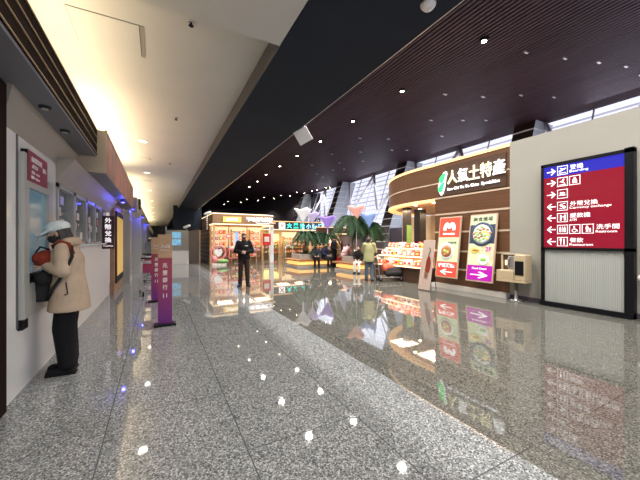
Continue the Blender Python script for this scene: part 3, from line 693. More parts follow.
# posters: tilted light boxes leaning off the wall, each one a thing
def poster(y0, y1, lab):
    """light box: top edge near the wall, foot standing out from it"""
    t = thing('poster_lightbox', lab, 'poster', (XR-.2, (y0+y1)/2, .36))
    w, h = y1-y0, 1.85
    uy = Vector((.23, 0, 1.835)).normalized(); o = Vector((XR-.28, (y0+y1)/2, .35))
    T = frame(o, (0, -1, 0), uy)
    def bx(a, b, c, d, z0, z1, m, nm):   # fractions of the face
        return MB().box(-w/2+a*w, -w/2+b*w, c*h, d*h, z0, z1, m, T).build(nm, parent=t)
    bx(0, 1, 0, 1, -.045, 0, 'tan_strip', 'frame')
    return t, T, w, h, bx
t, T, w, h, bx = poster(5.93, 6.70, 'leaning red and cream burger shop poster with a white M emblem and left arrow')
bx(.04, .96, .66, .98, 0, .006, 'poster_red', 'emblem_field'); bx(.04, .96, .26, .66, 0, .006, 'poster_green', 'dish_field'); bx(.04, .96, .02, .26, 0, .006, 'poster_red', 'arrow_field'); bx(.04, .96, .60, .66, .006, .008, 'poster_cream', 'band')
K = lambda fx, fy: T @ Matrix.Translation(((fx-.5)*w, fy*h, .008))
mp_ = [(-.22, -.12), (-.22, .0), (-.17, .09), (-.10, .12), (-.03, .09), (0, .04), (.03, .09), (.10, .12), (.17, .09), (.22, .0), (.22, -.12), (.11, -.12), (.11, .02), (.05, -.06), (-.05, -.06), (-.11, .02), (-.11, -.12)]
MB().prism([(x*.95, y) for x, y in mp_], .004, 'sign_white', K(.5, .84)).build('emblem', parent=t)
text('MOS BURGER', K(.5, .715), .42, .055, 'sign_white', t, bold=.03)
text('美味好食', K(.68, .57), .30, .07, 'print_black', t)
mb = MB(); mb.X = K(.45, .43)
mb.lathe([(.25, 0), (.25, .008), (.2, .012)], m='plate', n=28).lathe([(.19, .012), (.12, .02)], m='food_brown', n=24)
mb.build('dish_print', parent=t)
mb = MB(); mb.X = K(.45, .43)
for i in range(14): a = i*2.4; mb.ell((.13*math.cos(a)*((i % 4)+1)/4, .13*math.sin(a)*((i % 4)+1)/4, .022), .035, .022, .006, ('food_green', 'food_yellow', 'food_brown', 'g_coral')[i % 4])
mb.build('food_print', parent=t)
text('摩斯漢堡', K(.5, .20), .58, .12, 'sign_white', t, bold=.03)
arrow(0, 0, -1, .20, 'sign_white', t, T @ Matrix.Translation((0, .095*h, .008)) @ Matrix.Diagonal((1.1, .5, 1, 1)))
t, T, w, h, bx = poster(4.86, 5.64, 'leaning food court poster with a big bowl photo and purple arrow band')
bx(.04, .96, .84, .98, 0, .006, 'poster_green', 'title_field'); bx(.04, .96, .56, .84, 0, .006, 'food_blue', 'bowl_field'); bx(.04, .52, .24, .56, 0, .006, 'poster_green', 'snack_field'); bx(.52, .96, .24, .56, 0, .006, 'poster_cream', 'snack_field'); bx(.04, .96, .02, .24, 0, .006, 'poster_purple', 'arrow_field')
K = lambda fx, fy: T @ Matrix.Translation(((fx-.5)*w, fy*h, .008))
text('美食廣場', K(.5, .925), .56, .12, 'print_black', t)
mb = MB(); mb.X = K(.5, .70)
mb.lathe([(.33, 0), (.33, .01), (.29, .014)], m='food_blue', n=30).lathe([(.28, .012), (.2, .02)], m='plate', n=26)
mb.build('bowl_print', parent=t)
mb = MB(); mb.X = K(.5, .70)
for i in range(22): a = i*2.4; r = .055*math.sqrt(i); mb.ell((r*math.cos(a), r*math.sin(a)*.8, .022), .05, .032, .008, ('food_green', 'food_brown', 'food_brown', 'food_yellow', 'food_green')[i % 5])
mb.build('food_print', parent=t)
mb = MB(); mb.X = K(.28, .46)
mb.ell((0, 0, .004), .15, .09, .01, 'food_yellow').ell((.02, 0, .012), .10, .035, .01, 'food_brown').build('bread_print', parent=t)
mb = MB(); mb.X = K(.62, .32)
mb.lathe([(.15, 0), (.15, .006), (.12, .01)], m='plate', n=24).ell((0, .01, .012), .09, .05, .008, 'food_green').build('dish_print', parent=t)
text('2F', K(.78, .48), .16, .12, 'poster_purple', t, bold=.02)
text('Food Court', K(.5, .195), .42, .05, 'sign_white', t, bold=.02)
arrow(0, 0, 1, .23, 'sign_white', t, T @ Matrix.Translation((0, .10*h, .008)) @ Matrix.Diagonal((1.1, .45, 1, 1)))

# pale standee
st = thing('standee', 'pale pink standing board with a dark red bottle picture in front of the souvenir shop', 'standee', (6.85, 6.45, 0))
T = frame((6.85, 6.45, .03), (0, -1, 0), Vector((.24, 0, 1.43)).normalized()) @ Matrix.Diagonal((.80, 1, 1, 1))
MB().box(-.27, .27, 0, 1.46, -.03, 0, 'pink_pale', T, .008).build('board', parent=st)
mb = MB(); mb.X = T
mb.prism([(-.03, .55), (.16, .50), (.19, .62), (.20, .80), (.15, .93), (.10, 1.0), (.04, .97), (-.01, .85)], .008, 'bag_red').build('bottle_picture', parent=st)
mb = MB(); mb.X = T
mb.tube([(.08, .98, .006), (.07, 1.06, .006), (.12, 1.12, .006), (.11, 1.20, .006), (.05, 1.23, .006)], .014, 'print_black', 8).tube([(-.02, .56, .006), (-.02, .35, .006), (.1, .32, .006)], .007, 'print_black', 6).build('drawing', parent=st)
mb = MB(); mb.X = T
mb.prism([(.0, .36), (.12, .36), (.12, .58), (.0, .58)], .007, 'g_brown').prism([(-.2, .1), (-.18, .1), (-.02, .9), (-.04, .9)], .003, 'shop_wall').build('label_print', parent=st)
MB().tube([T @ Vector((-.2, 1.1, -.04)), (7.25, 6.58, 0.01)], .009, 'black').tube([T @ Vector((.2, 1.1, -.04)), (7.25, 6.34, 0.01)], .009, 'black').build('prop_leg', parent=st)

# food display
dp = thing('food_display', 'three tier wooden food display full of packets in front of the curved shop', 'display stand', (8.2, 8.5, 0))
def dq(a, b, x0, x1, z0, z1, m): return MB().box(x0, x1, a, b, z0, z1, m)
dq(7.15, 10.0, 7.78, 8.9, 0, .52, 'wood_dark').build('base', parent=dp)
dq(7.15, 10.0, 7.70, 8.9, .52, .57, 'shelf').build('shelf', parent=dp)
dq(7.15, 10.0, 8.12, 8.9, .57, .86, 'shelf').box(8.08, 8.9, 7.15, 10.0, .86, .89, 'shelf').build('tier', parent=dp)
dq(7.15, 10.0, 8.48, 8.9, .89, 1.14, 'shelf').box(8.45, 8.9, 7.15, 10.0, 1.14, 1.17, 'shelf').build('tier', parent=dp)
for x, z in ((7.695, .545), (8.075, .875), (8.445, 1.155)): dq(7.15, 10, x-.012, x, z-.02, z+.02, 'warm_led').build('shelf_light', parent=dp)
for a, z in ((7.9, .7), (8.3, 1.02)):
    light('AREA', 'display_lamp', (a-.35, 8.5, z+.55), 12, (1, .8, .55), .2, (0, R(-35), 0), 2.6)
def proto_box(m, sx, sy, sz, m2):
    mb = MB().box(-sx/2, sx/2, -sy/2, sy/2, 0, sz, m, bev=.008)
    mb.box(-sx/2-.003, -sx/2, -sy/3, sy/3, sz*.3, sz*.75, m2)
    mb.box(-sx/4, sx/4, -sy/2-.003, -sy/2, sz*.3, sz*.75, m2)
    return mb
def proto_bag(m, m2):
    mb = MB(); k = mb.mi(m)
    rings = []
    for z, rx, ry in ((0, .045, .07), (.03, .055, .08), (.10, .05, .08), (.15, .02, .075), (.18, .006, .07)):
        rings.append([Vector((rx*math.copysign(abs(math.cos(2*PI*i/16))**.7, math.cos(2*PI*i/16)), ry*math.copysign(abs(math.sin(2*PI*i/16))**.7, math.sin(2*PI*i/16)), z)) for i in range(16)])
    mb.loft(rings, m); mb.box(-.062, -.05, -.035, .035, .05, .11, m2); return mb
protos = []
def add_protos():
    L = []
    for m, m2 in (('g_red', 'g_yellow'), ('g_pink', 'g_white'), ('g_coral', 'g_white'), ('g_white', 'g_red'), ('g_yellow', 'g_red'), ('g_green', 'g_white'), ('g_brown', 'g_yellow'), ('g_purple', 'g_white'), ('g_blue', 'g_white')):
        for mk in (lambda: proto_box(m, .11, .17, .15, m2), lambda: proto_bag(m, m2)): L.append(mk())
    return L
MESH = []
for b in add_protos():
    bmesh.ops.recalc_face_normals(b.bm, faces=b.bm.faces); me = bpy.data.meshes.new('packet'); b.bm.to_mesh(me); b.bm.free()
    for x in b.mats: me.materials.append(M[x])
    MESH.append(me)
def packet(i, loc, rz, name, label, group, sc=1, cat='packet'):
    o = bpy.data.objects.new(name, MESH[i % len(MESH)]); COL.objects.link(o); o.location = loc; o.rotation_euler = (0, 0, rz); o.scale = (sc,)*3
    return tag(o, label, cat, group)
warm = [0, 1, 2, 3, 4, 5, 6, 7, 3, 5, 7, 1, 8, 9]
for (x, z, nm, nth) in ((7.80, .57, 'lowest', 0), (7.95, .57, 'lowest', 0), (8.18, .89, 'middle', 1), (8.33, .89, 'middle', 1), (8.55, 1.17, 'top', 2), (8.72, 1.17, 'top', 2)):
    y = 7.28
    while y < 9.95:
        packet(random.choice(warm), (x, y, z), random.uniform(-.15, .15), 'snack_packet', 'brightly printed snack packet on the %s tier of the food display' % nm, 'snack packets on the %s tier' % nm, random.uniform(1.0, 1.35))
        y += .215
# tall round stand of the display end
# ---------------------------------------------------------------- far shops
s1 = thing('far_shop', 'far brown shop with gold plate sign and glowing white lettering', 'shop', (5, 20, 0))
X0, X1, YF = 2.95, 7.05, 19.4
path1 = [(X0, 27.0), (X0, YF), (6.1, YF)] + arcpts(6.1, YF+1, 1.0, -90, 0, 10)[1:] + [(7.1, 25.5)]
ribbon_in = lambda mb, p, a, b, th, m: ribbon(mb, p, a, b, -th, m)
s1f = ribbon_in(MB(), path1, 2.52, 3.12, .2, 'wood_mid').build('fascia', parent=s1)
off = lambda p, d: [(x-d if i < 2 else x, y-d if 0 < i < len(p)-8 else y) for i, (x, y) in enumerate(p)]
ribbon_in(MB(), path1, 3.12, 3.17, .22, 'warm_led').build('top_light_strip', parent=s1)
ribbon_in(MB(), [(X0, 21.0)]+path1[1:], 2.47, 2.52, .22, 'warm_led').build('lower_light_strip', parent=s1)
MB().box(X0+.05, 7.0, YF+.1, 25.4, 2.6, 2.7, 'shop_ceil').box(X0+.05, 7.0, YF+.1, 25.4, 3.05, 3.1, 'wood_dark').build('shop_ceiling', parent=s1)
mb = MB().box(X0, X0+.12, 20.9, 27, 0, 2.52, 'wood')
for i in range(8): mb.box(X0-.02, X0, 20.9, 27, .2+.3*i, .23+.3*i, 'tan_strip')
mb.build('side_wall', parent=s1)
MB().box(X0+.1, 7.0, 22.2, 22.3, 0, 2.6, 'shop_wall').build('rear_wall', parent=s1)
MB().box(X0+.02, X0+.14, YF+.02, YF+.14, 0, 2.5, 'shelf').build('pillar', parent=s1)
MB().box(X0+.02, X0+.14, 20.8, 20.95, 0, 2.5, 'shelf').build('pillar', parent=s1)
MB().box(6.75, 7.0, YF+.5, YF+.75, 0, 2.5, 'gloss_white').build('pillar', parent=s1)
FF = lambda x, z, y: frame((x, y, z), (1, 0, 0), (0, 0, 1))
MB().box(3.55, 4.65, YF-.05, YF, 2.62, 2.96, 'sign_gold').build('gold_plate', parent=s1)
text('台灣茶', FF(4.1, 2.79, YF-.055), .75, .22, 'glow_white', s1, bold=.02)
text('珍味風物糕餅', FF(6.0-.13, 2.84, YF-.02), 1.75, .29, 'glow_white', s1f, bold=.03, depth=.03)
text('Taiwan Pastry', FF(6.05, 2.60, YF-.02), .95, .09, 'glow_white', s1f, bold=.03)
for k, (a, b) in enumerate(((3.1, 4.4), (4.5, 5.7), (5.8, 6.9))):
    mb = MB().box(a, b, 22.17, 22.2, 1.0, 2.45, 'lightbox'); mb.build('backlit_panel', parent=s1)
for x in (3.9, 5.2, 6.4): light('AREA', 'far_shop_lamp', (x, 20.6, 2.58), 38, (1, .76, .48), .9)
def shelf_unit(x0, x1, y0, y1, zs, lab, grp, glab, ry=False, my='y0', sc=1.3, step=.24, skip=.08):
    u = thing('shelf_unit', lab, 'shelf', ((x0+x1)/2, (y0+y1)/2, 0))
    MB().box(x0, x0+.03, y0, y1, 0, zs[-1]+.32, 'shelf').box(x1-.03, x1, y0, y1, 0, zs[-1]+.32, 'shelf').build('side_panel', parent=u)
    for z in zs: MB().box(x0, x1, y0, y1, z-.03, z, 'shelf').build('shelf', parent=u)
    for z in zs:
        x = x0+.14
        while x < x1-.1:
            if random.random() > skip: packet(random.choice(warm+[10, 11, 14, 16]), (x, y0+.14, z), random.uniform(-.1, .1) + PI/2, 'gift_box', glab, grp, sc*random.uniform(.85, 1.1), 'box')
            x += step
shelf_unit(3.2, 4.4, 21.7, 22.1, (.35, .75, 1.15, 1.55, 1.95), 'shelf unit at the left of the far brown shop', 'gift boxes on the left shelves of the far shop', 'small bright gift box on the left shelves of the far brown shop')
shelf_unit(4.55, 5.75, 21.7, 22.1, (.35, .75, 1.15, 1.55, 1.95), 'shelf unit in the middle of the far brown shop', 'gift boxes on the middle shelves of the far shop', 'small bright gift box on the middle shelves of the far brown shop')
shelf_unit(5.85, 6.75, 21.7, 22.1, (.35, .75, 1.15, 1.55, 1.95), 'shelf unit at the right of the far brown shop', 'gift boxes on the right shelves of the far shop', 'small bright gift box on the right shelves of the far brown shop')
shelf_unit(4.9, 5.9, 20.2, 20.6, (.45, .8, 1.1), 'low wooden display shelf near the front of the far shop', 'boxes on the low display', 'small box on the low wooden display of the far shop')
# hanging posters & blue-white tea display
for x, z, m_, lab in ((3.95, 1.75, 'g_pink', 'pink hanging poster in the far shop window'), (6.45, 1.55, 'g_red', 'large red hanging poster at the right of the far shop')):
    t = thing('hanging_poster', lab, 'poster', (x, YF+.35, z))
    w_ = .16 if m_ == 'g_pink' else .28; h_ = .3 if m_ == 'g_pink' else .75
    MB().box(x-w_, x+w_, YF+.33, YF+.35, z-h_*.5, z+h_*.5, m_).build('sheet', parent=t); MB().box(x-w_*.6, x+w_*.6, YF+.322, YF+.33, z-h_*.2, z+h_*.25, 'g_white').build('print', parent=t)
    MB().tube([(x, YF+.34, z+h_*.5), (x, YF+.34, 2.6)], .006, 'black', 6).build('cord', parent=t)
t = thing('banner', 'narrow blue and white upright banner at the far shop entrance', 'banner', (4.45, 19.9, 0))
MB().box(4.28, 4.62, 19.9, 19.93, 1.0, 2.1, 'g_white').build('sheet', parent=t); MB().box(4.42, 4.60, 19.89, 19.90, 1.1, 2.0, 'f_blue').build('print', parent=t); MB().tube([(4.45, 19.93, 0), (4.45, 19.93, 2.15)], .015, 'grey_metal').lathe([(.18, 0), (.18, .03)], (4.45, 19.93, 0), 'grey_metal').build('stand', parent=t)
t = thing('display_table', 'white and pink trolley table before the far shop', 'table', (4.25, 18.9, 0))
MB().box(3.75, 4.85, 18.7, 19.1, .92, 1.0, 'g_pink').box(3.8, 4.8, 18.72, 19.08, 1.0, 1.12, 'g_white').build('top', parent=t)
for x in (3.79, 4.81):
    for y in (18.73, 19.07): MB().tube([(x, y, 0), (x, y, .92)], .02, 'g_pink', 8).build('leg', parent=t)
MB().box(3.8, 4.8, 18.72, 19.08, .4, .43, 'g_pink').build('lower_shelf', parent=t)
t = thing('round_display', 'round pink garland stand with a white heart left of the far shop entrance', 'display stand', (3.15, 18.7, 0))
mb = MB(); mb.tube([(3.15+.42*math.cos(a)*1, 18.7, .75+.42*math.sin(a)) for a in [i*PI/10 for i in range(21)]], .05, 'g_pink', 8).build('ring', parent=t)
mb = MB().prism([(0, -.28), (.24, .0), (.2, .18), (.06, .2), (0, .12), (-.06, .2), (-.2, .18), (-.24, 0)], .05, 'print_white', FF(3.15, .76, 18.72)); mb.build('heart', parent=t)
MB().ell((2.95, 18.75, .35), .18, .15, .22, 'g_pink').ell((3.4, 18.7, .25), .35, .18, .14, 'g_green').box(2.8, 3.6, 18.6, 18.9, 0, .12, 'g_white').build('base', parent=t)
# second shop behind
s2 = thing('far_shop', 'long far shop with teal lettering behind the palms', 'shop', (10, 25, 0))
Y2 = 24.7
MB().box(7.1, 13.3, Y2, Y2+.2, 2.45, 3.1, 'wood_dark').build('fascia', parent=s2)
MB().box(7.1, 13.3, Y2-.03, Y2+.2, 3.1, 3.16, 'gold_led').build('top_light_strip', parent=s2)
MB().box(7.1, 13.3, Y2-.03, Y2+.2, 2.39, 2.45, 'warm_led').build('lower_light_strip', parent=s2)
MB().box(7.1, 13.3, 27.3, 27.4, 0, 2.5, 'shop_wall').box(7.1, 13.3, Y2+.2, 27.4, 2.5, 2.6, 'shop_ceil').box(7.1, 13.3, Y2+.2, 27.4, 3.05, 3.1, 'wood_dark').build('rear_wall', parent=s2)
MB().box(7.3, 10.1, 27.27, 27.3, 1.1, 2.1, 'lightbox_y').build('backlit_panel', parent=s2)
MB().box(10.4, 13.1, 27.27, 27.3, 1.1, 2.3, 'lightbox').build('backlit_panel', parent=s2)
MB().box(9.15, 9.7, Y2-.06, Y2, 2.52, 3.02, 'glow_white').build('logo_plate', parent=s2)
mb = MB()
for a in (45, -45): mb.box(-.24, .24, -.035, .035, 0, .02, 'glow_pink' if 'glow_pink' in M else 'g_red', FF(9.42, 2.77, Y2-.065) @ Matrix.Rotation(R(a), 4, 'Z'))
mb.build('logo_cross', parent=s2)
for i, ch in enumerate('大黑松小倆口'): text(ch, FF(10.1+.62*i, 2.77, Y2-.02), .48, .46, 'glow_teal' if i < 3 else 'glow_cyan', s2, bold=.03, depth=.03)
for x in (8.2, 10, 11.8): light('AREA', 'far_shop_lamp', (x, 25.9, 2.45), 45, (1, .8, .52), 1.0)
shelf_unit(7.4, 9.9, 26.8, 27.2, (.4, .8, 1.2), 'cream shelf wall behind the palms under yellow light', 'gift boxes under the yellow light panel', 'small gift box under the yellow light panel of the long far shop', step=.3)
shelf_unit(10.4, 13.0, 26.8, 27.2, (.4, .8, 1.2, 1.6), 'cream shelf wall at the right end of the long far shop', 'gift boxes at the right end of the long far shop', 'small pinkish gift box at the right end of the long far shop', step=.3)
# third, low shop run on the outer side
s3 = thing('low_shop', 'low shop front with pink shelves between the planters', 'shop', (12, 21, 0))
MB().box(10.9, 13.75, 21.0, 21.2, 2.05, 2.5, 'wood').build('fascia', parent=s3)
MB().box(10.9, 13.75, 20.97, 21.2, 2.5, 2.55, 'gold_led').build('top_light_strip', parent=s3)
MB().box(10.9, 13.75, 20.97, 21.2, 1.99, 2.05, 'warm_led').build('lower_light_strip', parent=s3)
MB().box(10.9, 13.75, 22.3, 22.4, 0, 2.1, 'shop_wall').box(10.9, 13.75, 21.2, 22.4, 2.1, 2.15, 'shop_ceil').build('rear_wall', parent=s3)
MB().box(11.1, 13.6, 22.27, 22.3, 1.3, 1.95, 'lightbox').build('backlit_panel', parent=s3)
light('AREA', 'far_shop_lamp', (12.5, 21.7, 2.0), 60, (1, .8, .6), .8)
shelf_unit(11.0, 13.6, 21.85, 22.2, (.4, .75, 1.1), 'pink goods shelf inside the low shop front', 'pink boxes in the low shop', 'small pink box on the shelf of the low shop between the planters', step=.26)
gt = thing('security_gate', 'white anti theft gate frame before the long far shop', 'security gate', (7.6, 18.7, 0))
MB().tube([(7.38, 18.7, 0), (7.38, 18.7, 1.0), (7.46, 18.7, 1.12), (7.80, 18.7, 1.12), (7.88, 18.7, 1.0), (7.88, 18.7, 0)], .025, 'print_white', 8).build('hoop', parent=gt)
MB().box(7.3, 7.96, 18.62, 18.78, 0, .04, 'grey_metal').build('foot', parent=gt)
# end booth with blue posters
eb = thing('information_booth', 'pale booth wall with blue lit posters at the end of the aisle', 'booth', (1.1, 21, 0))
MB().box(.45, 1.72, 21.0, 21.3, 0, 2.12, 'wall_white').box(.45, 1.72, 20.9, 21.0, 0, .85, 'counter_white').build('wall', parent=eb)
for z in (1.18, 1.62): MB().box(.78, 1.28, 20.98, 21.0, z, z+.38, 'poster_blue').build('poster', parent=eb)
MB().box(.40, 1.75, 20.85, 21.3, .85, .9, 'grey_metal').build('counter', parent=eb)
def cctv(x, y, z0, z1, lab):
    c = thing('cctv_camera', lab, 'security camera', (x, y, z0))
    MB().tube([(x, y, z0), (x, y, z1)], .05, 'print_white', 10).build('post', parent=c)
    mb = MB()
    for i in range(6): mb.lathe([(.062, 0), (.062, .03)], (x, y, z0+(z1-z0)*(.1+.14*i)), 'grey_edge', 12)
    mb.build('band', parent=c)
    MB().cap((x-.12, y-.1, z1+.02), (x+.16, y-.14, z1+.14), .08, m='print_white').box(x-.02, x+.02, y-.03, y+.03, z1-.06, z1+.06, 'print_white').build('camera_head', parent=c)
    MB().lathe([(.05, 0), (.05, .02)], (x-.22, y-.1, z1-.01), 'black', 12, 'x').build('lens', parent=c)
cctv(2.72, 20.2, 2.17, 3.1, 'white security camera on a striped post beside the far brown shop')
cctv(1.60, 21.1, 2.12, 2.28, 'white security camera on top of the pale booth wall')

# ================================================================ PLANTERS, PALMS, GLOWING SHADES
def planter(x, y, w, d, lab):
    t = thing('planter_bench', lab, 'planter', (x, y, 0))
    MB().box(x-w/2+.35, x+w/2-.35, y-d/2+.35, y+d/2-.35, 0, .72, 'planter', bev=.02).build('box', parent=t)
    MB().box(x-w/2+.42, x+w/2-.42, y-d/2+.42, y+d/2-.42, .70, .735, 'soil').build('soil', parent=t)
    mb = MB()
    for a, b, c, e in ((-w/2, w/2, -d/2, -d/2+.36), (-w/2, w/2, d/2-.36, d/2), (-w/2, -w/2+.36, -d/2+.36, d/2-.36), (w/2-.36, w/2, -d/2+.36, d/2-.36)): mb.box(x+a, x+b, y+c, y+e, .36, .44, 'bench', bev=.01)
    mb.build('bench_seat', parent=t)
    MB().box(x-w/2+.08, x+w/2-.08, y-d/2+.08, y+d/2-.08, 0, .10, 'planter').build('foot', parent=t)
    MB().box(x-w/2+.14, x+w/2-.14, y-d/2+.14, y+d/2-.14, .16, .30, 'plinth_led').build('plinth_light', parent=t)
planter(8.05, 15.9, 3.0, 2.0, 'planter with wooden bench round it and amber plinth light, nearer the far shops')
planter(8.75, 12.3, 2.0, 1.9, 'planter with amber lit bench beside the green jacket shopper')
def frond(mb, az, L, lift, base, wl=.26):
    d = Vector((math.cos(az), math.sin(az), 0)); pts = []
    for i in range(11):
        t = i/10; pts.append(Vector(base) + d*(L*t*(1-.12*t)) + Vector((0, 0, lift*t - (lift*1.0+L*.62)*t*t)))
    mb.tube(pts, [.012*(1-.8*i/10)+.002 for i in range(11)], 'leaf', 5)
    side = d.cross(Vector((0, 0, 1)))
    for i in range(1, 27):
        t = i/26.5; k = min(9, int(t*10)); p = pts[k].lerp(pts[k+1], t*10-k); tg = (pts[k+1]-pts[k]).normalized()
        ll = wl*math.sin(PI*min(1, t*.85+.12))**.6
        for sgn in (-1, 1):
            q = p + (side*sgn*.75 + tg*.65 + Vector((0, 0, -.35))).normalized()*ll
            w = tg*.028; up = Vector((0, 0, .003)); k_ = mb.mi('leaf')
            v = mb._v([p-w+up, p+w+up, q.lerp(p, .4)+w+up, q, q.lerp(p, .4)-w-up]); f = mb.bm.faces.new(v); f.material_index = k_
def palm(x, y, z0, h, n, L, lab, seed, lean=(0, 0)):
    random.seed(seed); t = thing('palm_tree', lab, 'palm', (x, y, z0))
    top = Vector((x+lean[0], y+lean[1], z0+h)); prof = []
    pts = [Vector((x, y, z0-.05)).lerp(top, i/8) for i in range(9)]
    MB().tube(pts, [.055-.002*i + (.006 if i % 2 else 0) for i in range(9)], 'trunk', 10).build('trunk', parent=t)
    for i in range(n):
        mb = MB(); frond(mb, i*2.4+random.random()*.4, L*random.uniform(.8, 1.1), random.uniform(.3, 1.25)*L, top, .30*L/1.1)
        mb.build('frond', parent=t, fix=False)
palm(7.4, 15.7, .70, 1.15, 20, 1.0, 'small palm in the far planter, under the white glowing shade', 1)
palm(8.1, 15.9, .70, 1.10, 20, .95, 'small palm in the middle of the far planter, under the lilac shade', 2)
palm(8.85, 15.8, .70, 1.05, 20, 1.0, 'small palm at the right of the far planter, under the violet shade', 3)
palm(8.5, 12.5, .70, 1.75, 26, 1.25, 'larger palm with wide crown in the nearer planter, under the pink shade', 4, (-.15, 0))
palm(9.2, 12.3, .70, 1.45, 24, 1.15, 'larger palm in the nearer planter, under the blue shade', 5, (.1, 0))
def shade(x, y, z0, z1, w, m, lab, pole0):
    t = thing('glowing_shade', lab, 'lamp', (x, y, pole0))
    rings = []; n = 24
    for k in range(7):
        s_ = k/6; r = .03 + (w/2-.03)*s_**1.15; rg = []
        for i in range(n):
            a = 2*PI*i/n; q = abs(math.cos(2*a+PI/2)) ; rr = r*(1+.22*(1-q)*s_ - .10*q*s_)
            q4 = abs(math.cos(2*a)); rr = r*(.86+.30*q4**3*1.0)
            rg.append(Vector((x+rr*math.cos(a), y+rr*math.sin(a), z0+(z1-z0)*s_*(1) + (.12*(q4-.6))*s_**2)))
        rings.append(rg)
    MB().loft(rings, m, cap=False).build('shade', parent=t).modifiers.new('s', 'SOLIDIFY').thickness = .012
    MB().tube([(x, y, pole0), (x, y, z0+.05)], .025, 'print_white', 8).build('pole', parent=t)
    light('POINT', 'shade_lamp', (x, y, z0+(z1-z0)*.75), 6, tuple(M[m].node_tree.nodes['Principled BSDF'].inputs['Base Color'].default_value[:3]), .08)
shade(7.45, 16.1, 2.55, 3.28, 1.0, 'f_white', 'white glowing funnel shade over the far planter', .72)
shade(8.15, 16.3, 2.50, 3.12, .85, 'f_lilac', 'lilac glowing funnel shade behind the white one', .72)
shade(8.80, 15.6, 2.15, 2.85, 1.0, 'f_violet', 'violet glowing funnel shade over the far planter', .72)
shade(8.35, 12.0, 2.45, 3.05, .85, 'f_pink', 'salmon pink glowing funnel shade over the nearer planter', .72)
shade(9.05, 12.0, 2.05, 2.72, .85, 'f_blue', 'blue glowing funnel shade over the nearer planter', .72)
# small dark foliage in the far planter
for i, (x, y) in enumerate([(7.3, 15.35), (7.7, 15.4), (8.2, 15.35), (8.6, 15.4), (8.9, 15.35)]):
    mb = MB(); random.seed(i)
    for k in range(34):
        a = random.random()*6.28; r = random.random()*.16; c = Vector((x+r*math.cos(a), y+r*math.sin(a), .73)); e = c+Vector((math.cos(a)*.14, math.sin(a)*.14, random.uniform(.08, .28))); s_ = Vector((-math.sin(a), math.cos(a), 0))*.025
        v = mb._v([c, c.lerp(e, .5)+s_, e, c.lerp(e, .5)-s_]); mb.bm.faces.new(v)
    mb.mi('leaf'); tag(mb.build('low_plant', fix=False), 'low dark leafy plant at the front edge of the far planter', 'plant', 'low plants in the far planter')
random.seed(11)
# ================================================================ PEOPLE
V = Vector
def hand(mb, w, d, nrm, side, curl=.5, k=1.0):
    """palm, four unequal bent fingers and a thumb; d along the hand, nrm out of the palm, side towards the thumb"""
    d, nrm = V(d).normalized(), V(nrm).normalized(); side = V(side).normalized()
    w = V(w)
    for t in (-.026, -.009, .009, .026): mb.cap(w + side*t*.7, w + d*.085*k + side*t, .015*k, .0125*k, n=8, k=2)
    for i, (t, L) in enumerate(((.030, .068), (.010, .078), (-.010, .072), (-.029, .056))):
        p = w + d*.085*k + side*t; dd = d.copy(); r = .0088
        for seg, f in enumerate((.45, .32, .25)):
            a = curl*(.5+.35*seg); dd = (dd*math.cos(a) + nrm*math.sin(a)).normalized(); q = p + dd*L*f*k
            mb.cap(p, q, r*k, (r-.0008)*k, n=8, k=2); p = q; r -= .0008
    p = w + d*.022*k + side*.030; q = p + (d*.6 + side*.75 + nrm*.25).normalized()*.042*k; mb.cap(p, q, .0125*k, .0105*k, n=8, k=2)
    mb.cap(q, q + (d*.85 + side*.15 + nrm*.4).normalized()*.034*k, .0105*k, .0085*k, n=8, k=2)
def ovals(mb, rows, n=20):
    mb.loft([[V((cx+rx*math.cos(2*PI*i/n), cy+ry*math.sin(2*PI*i/n), z)) for i in range(n)] for z, cx, cy, rx, ry in rows])
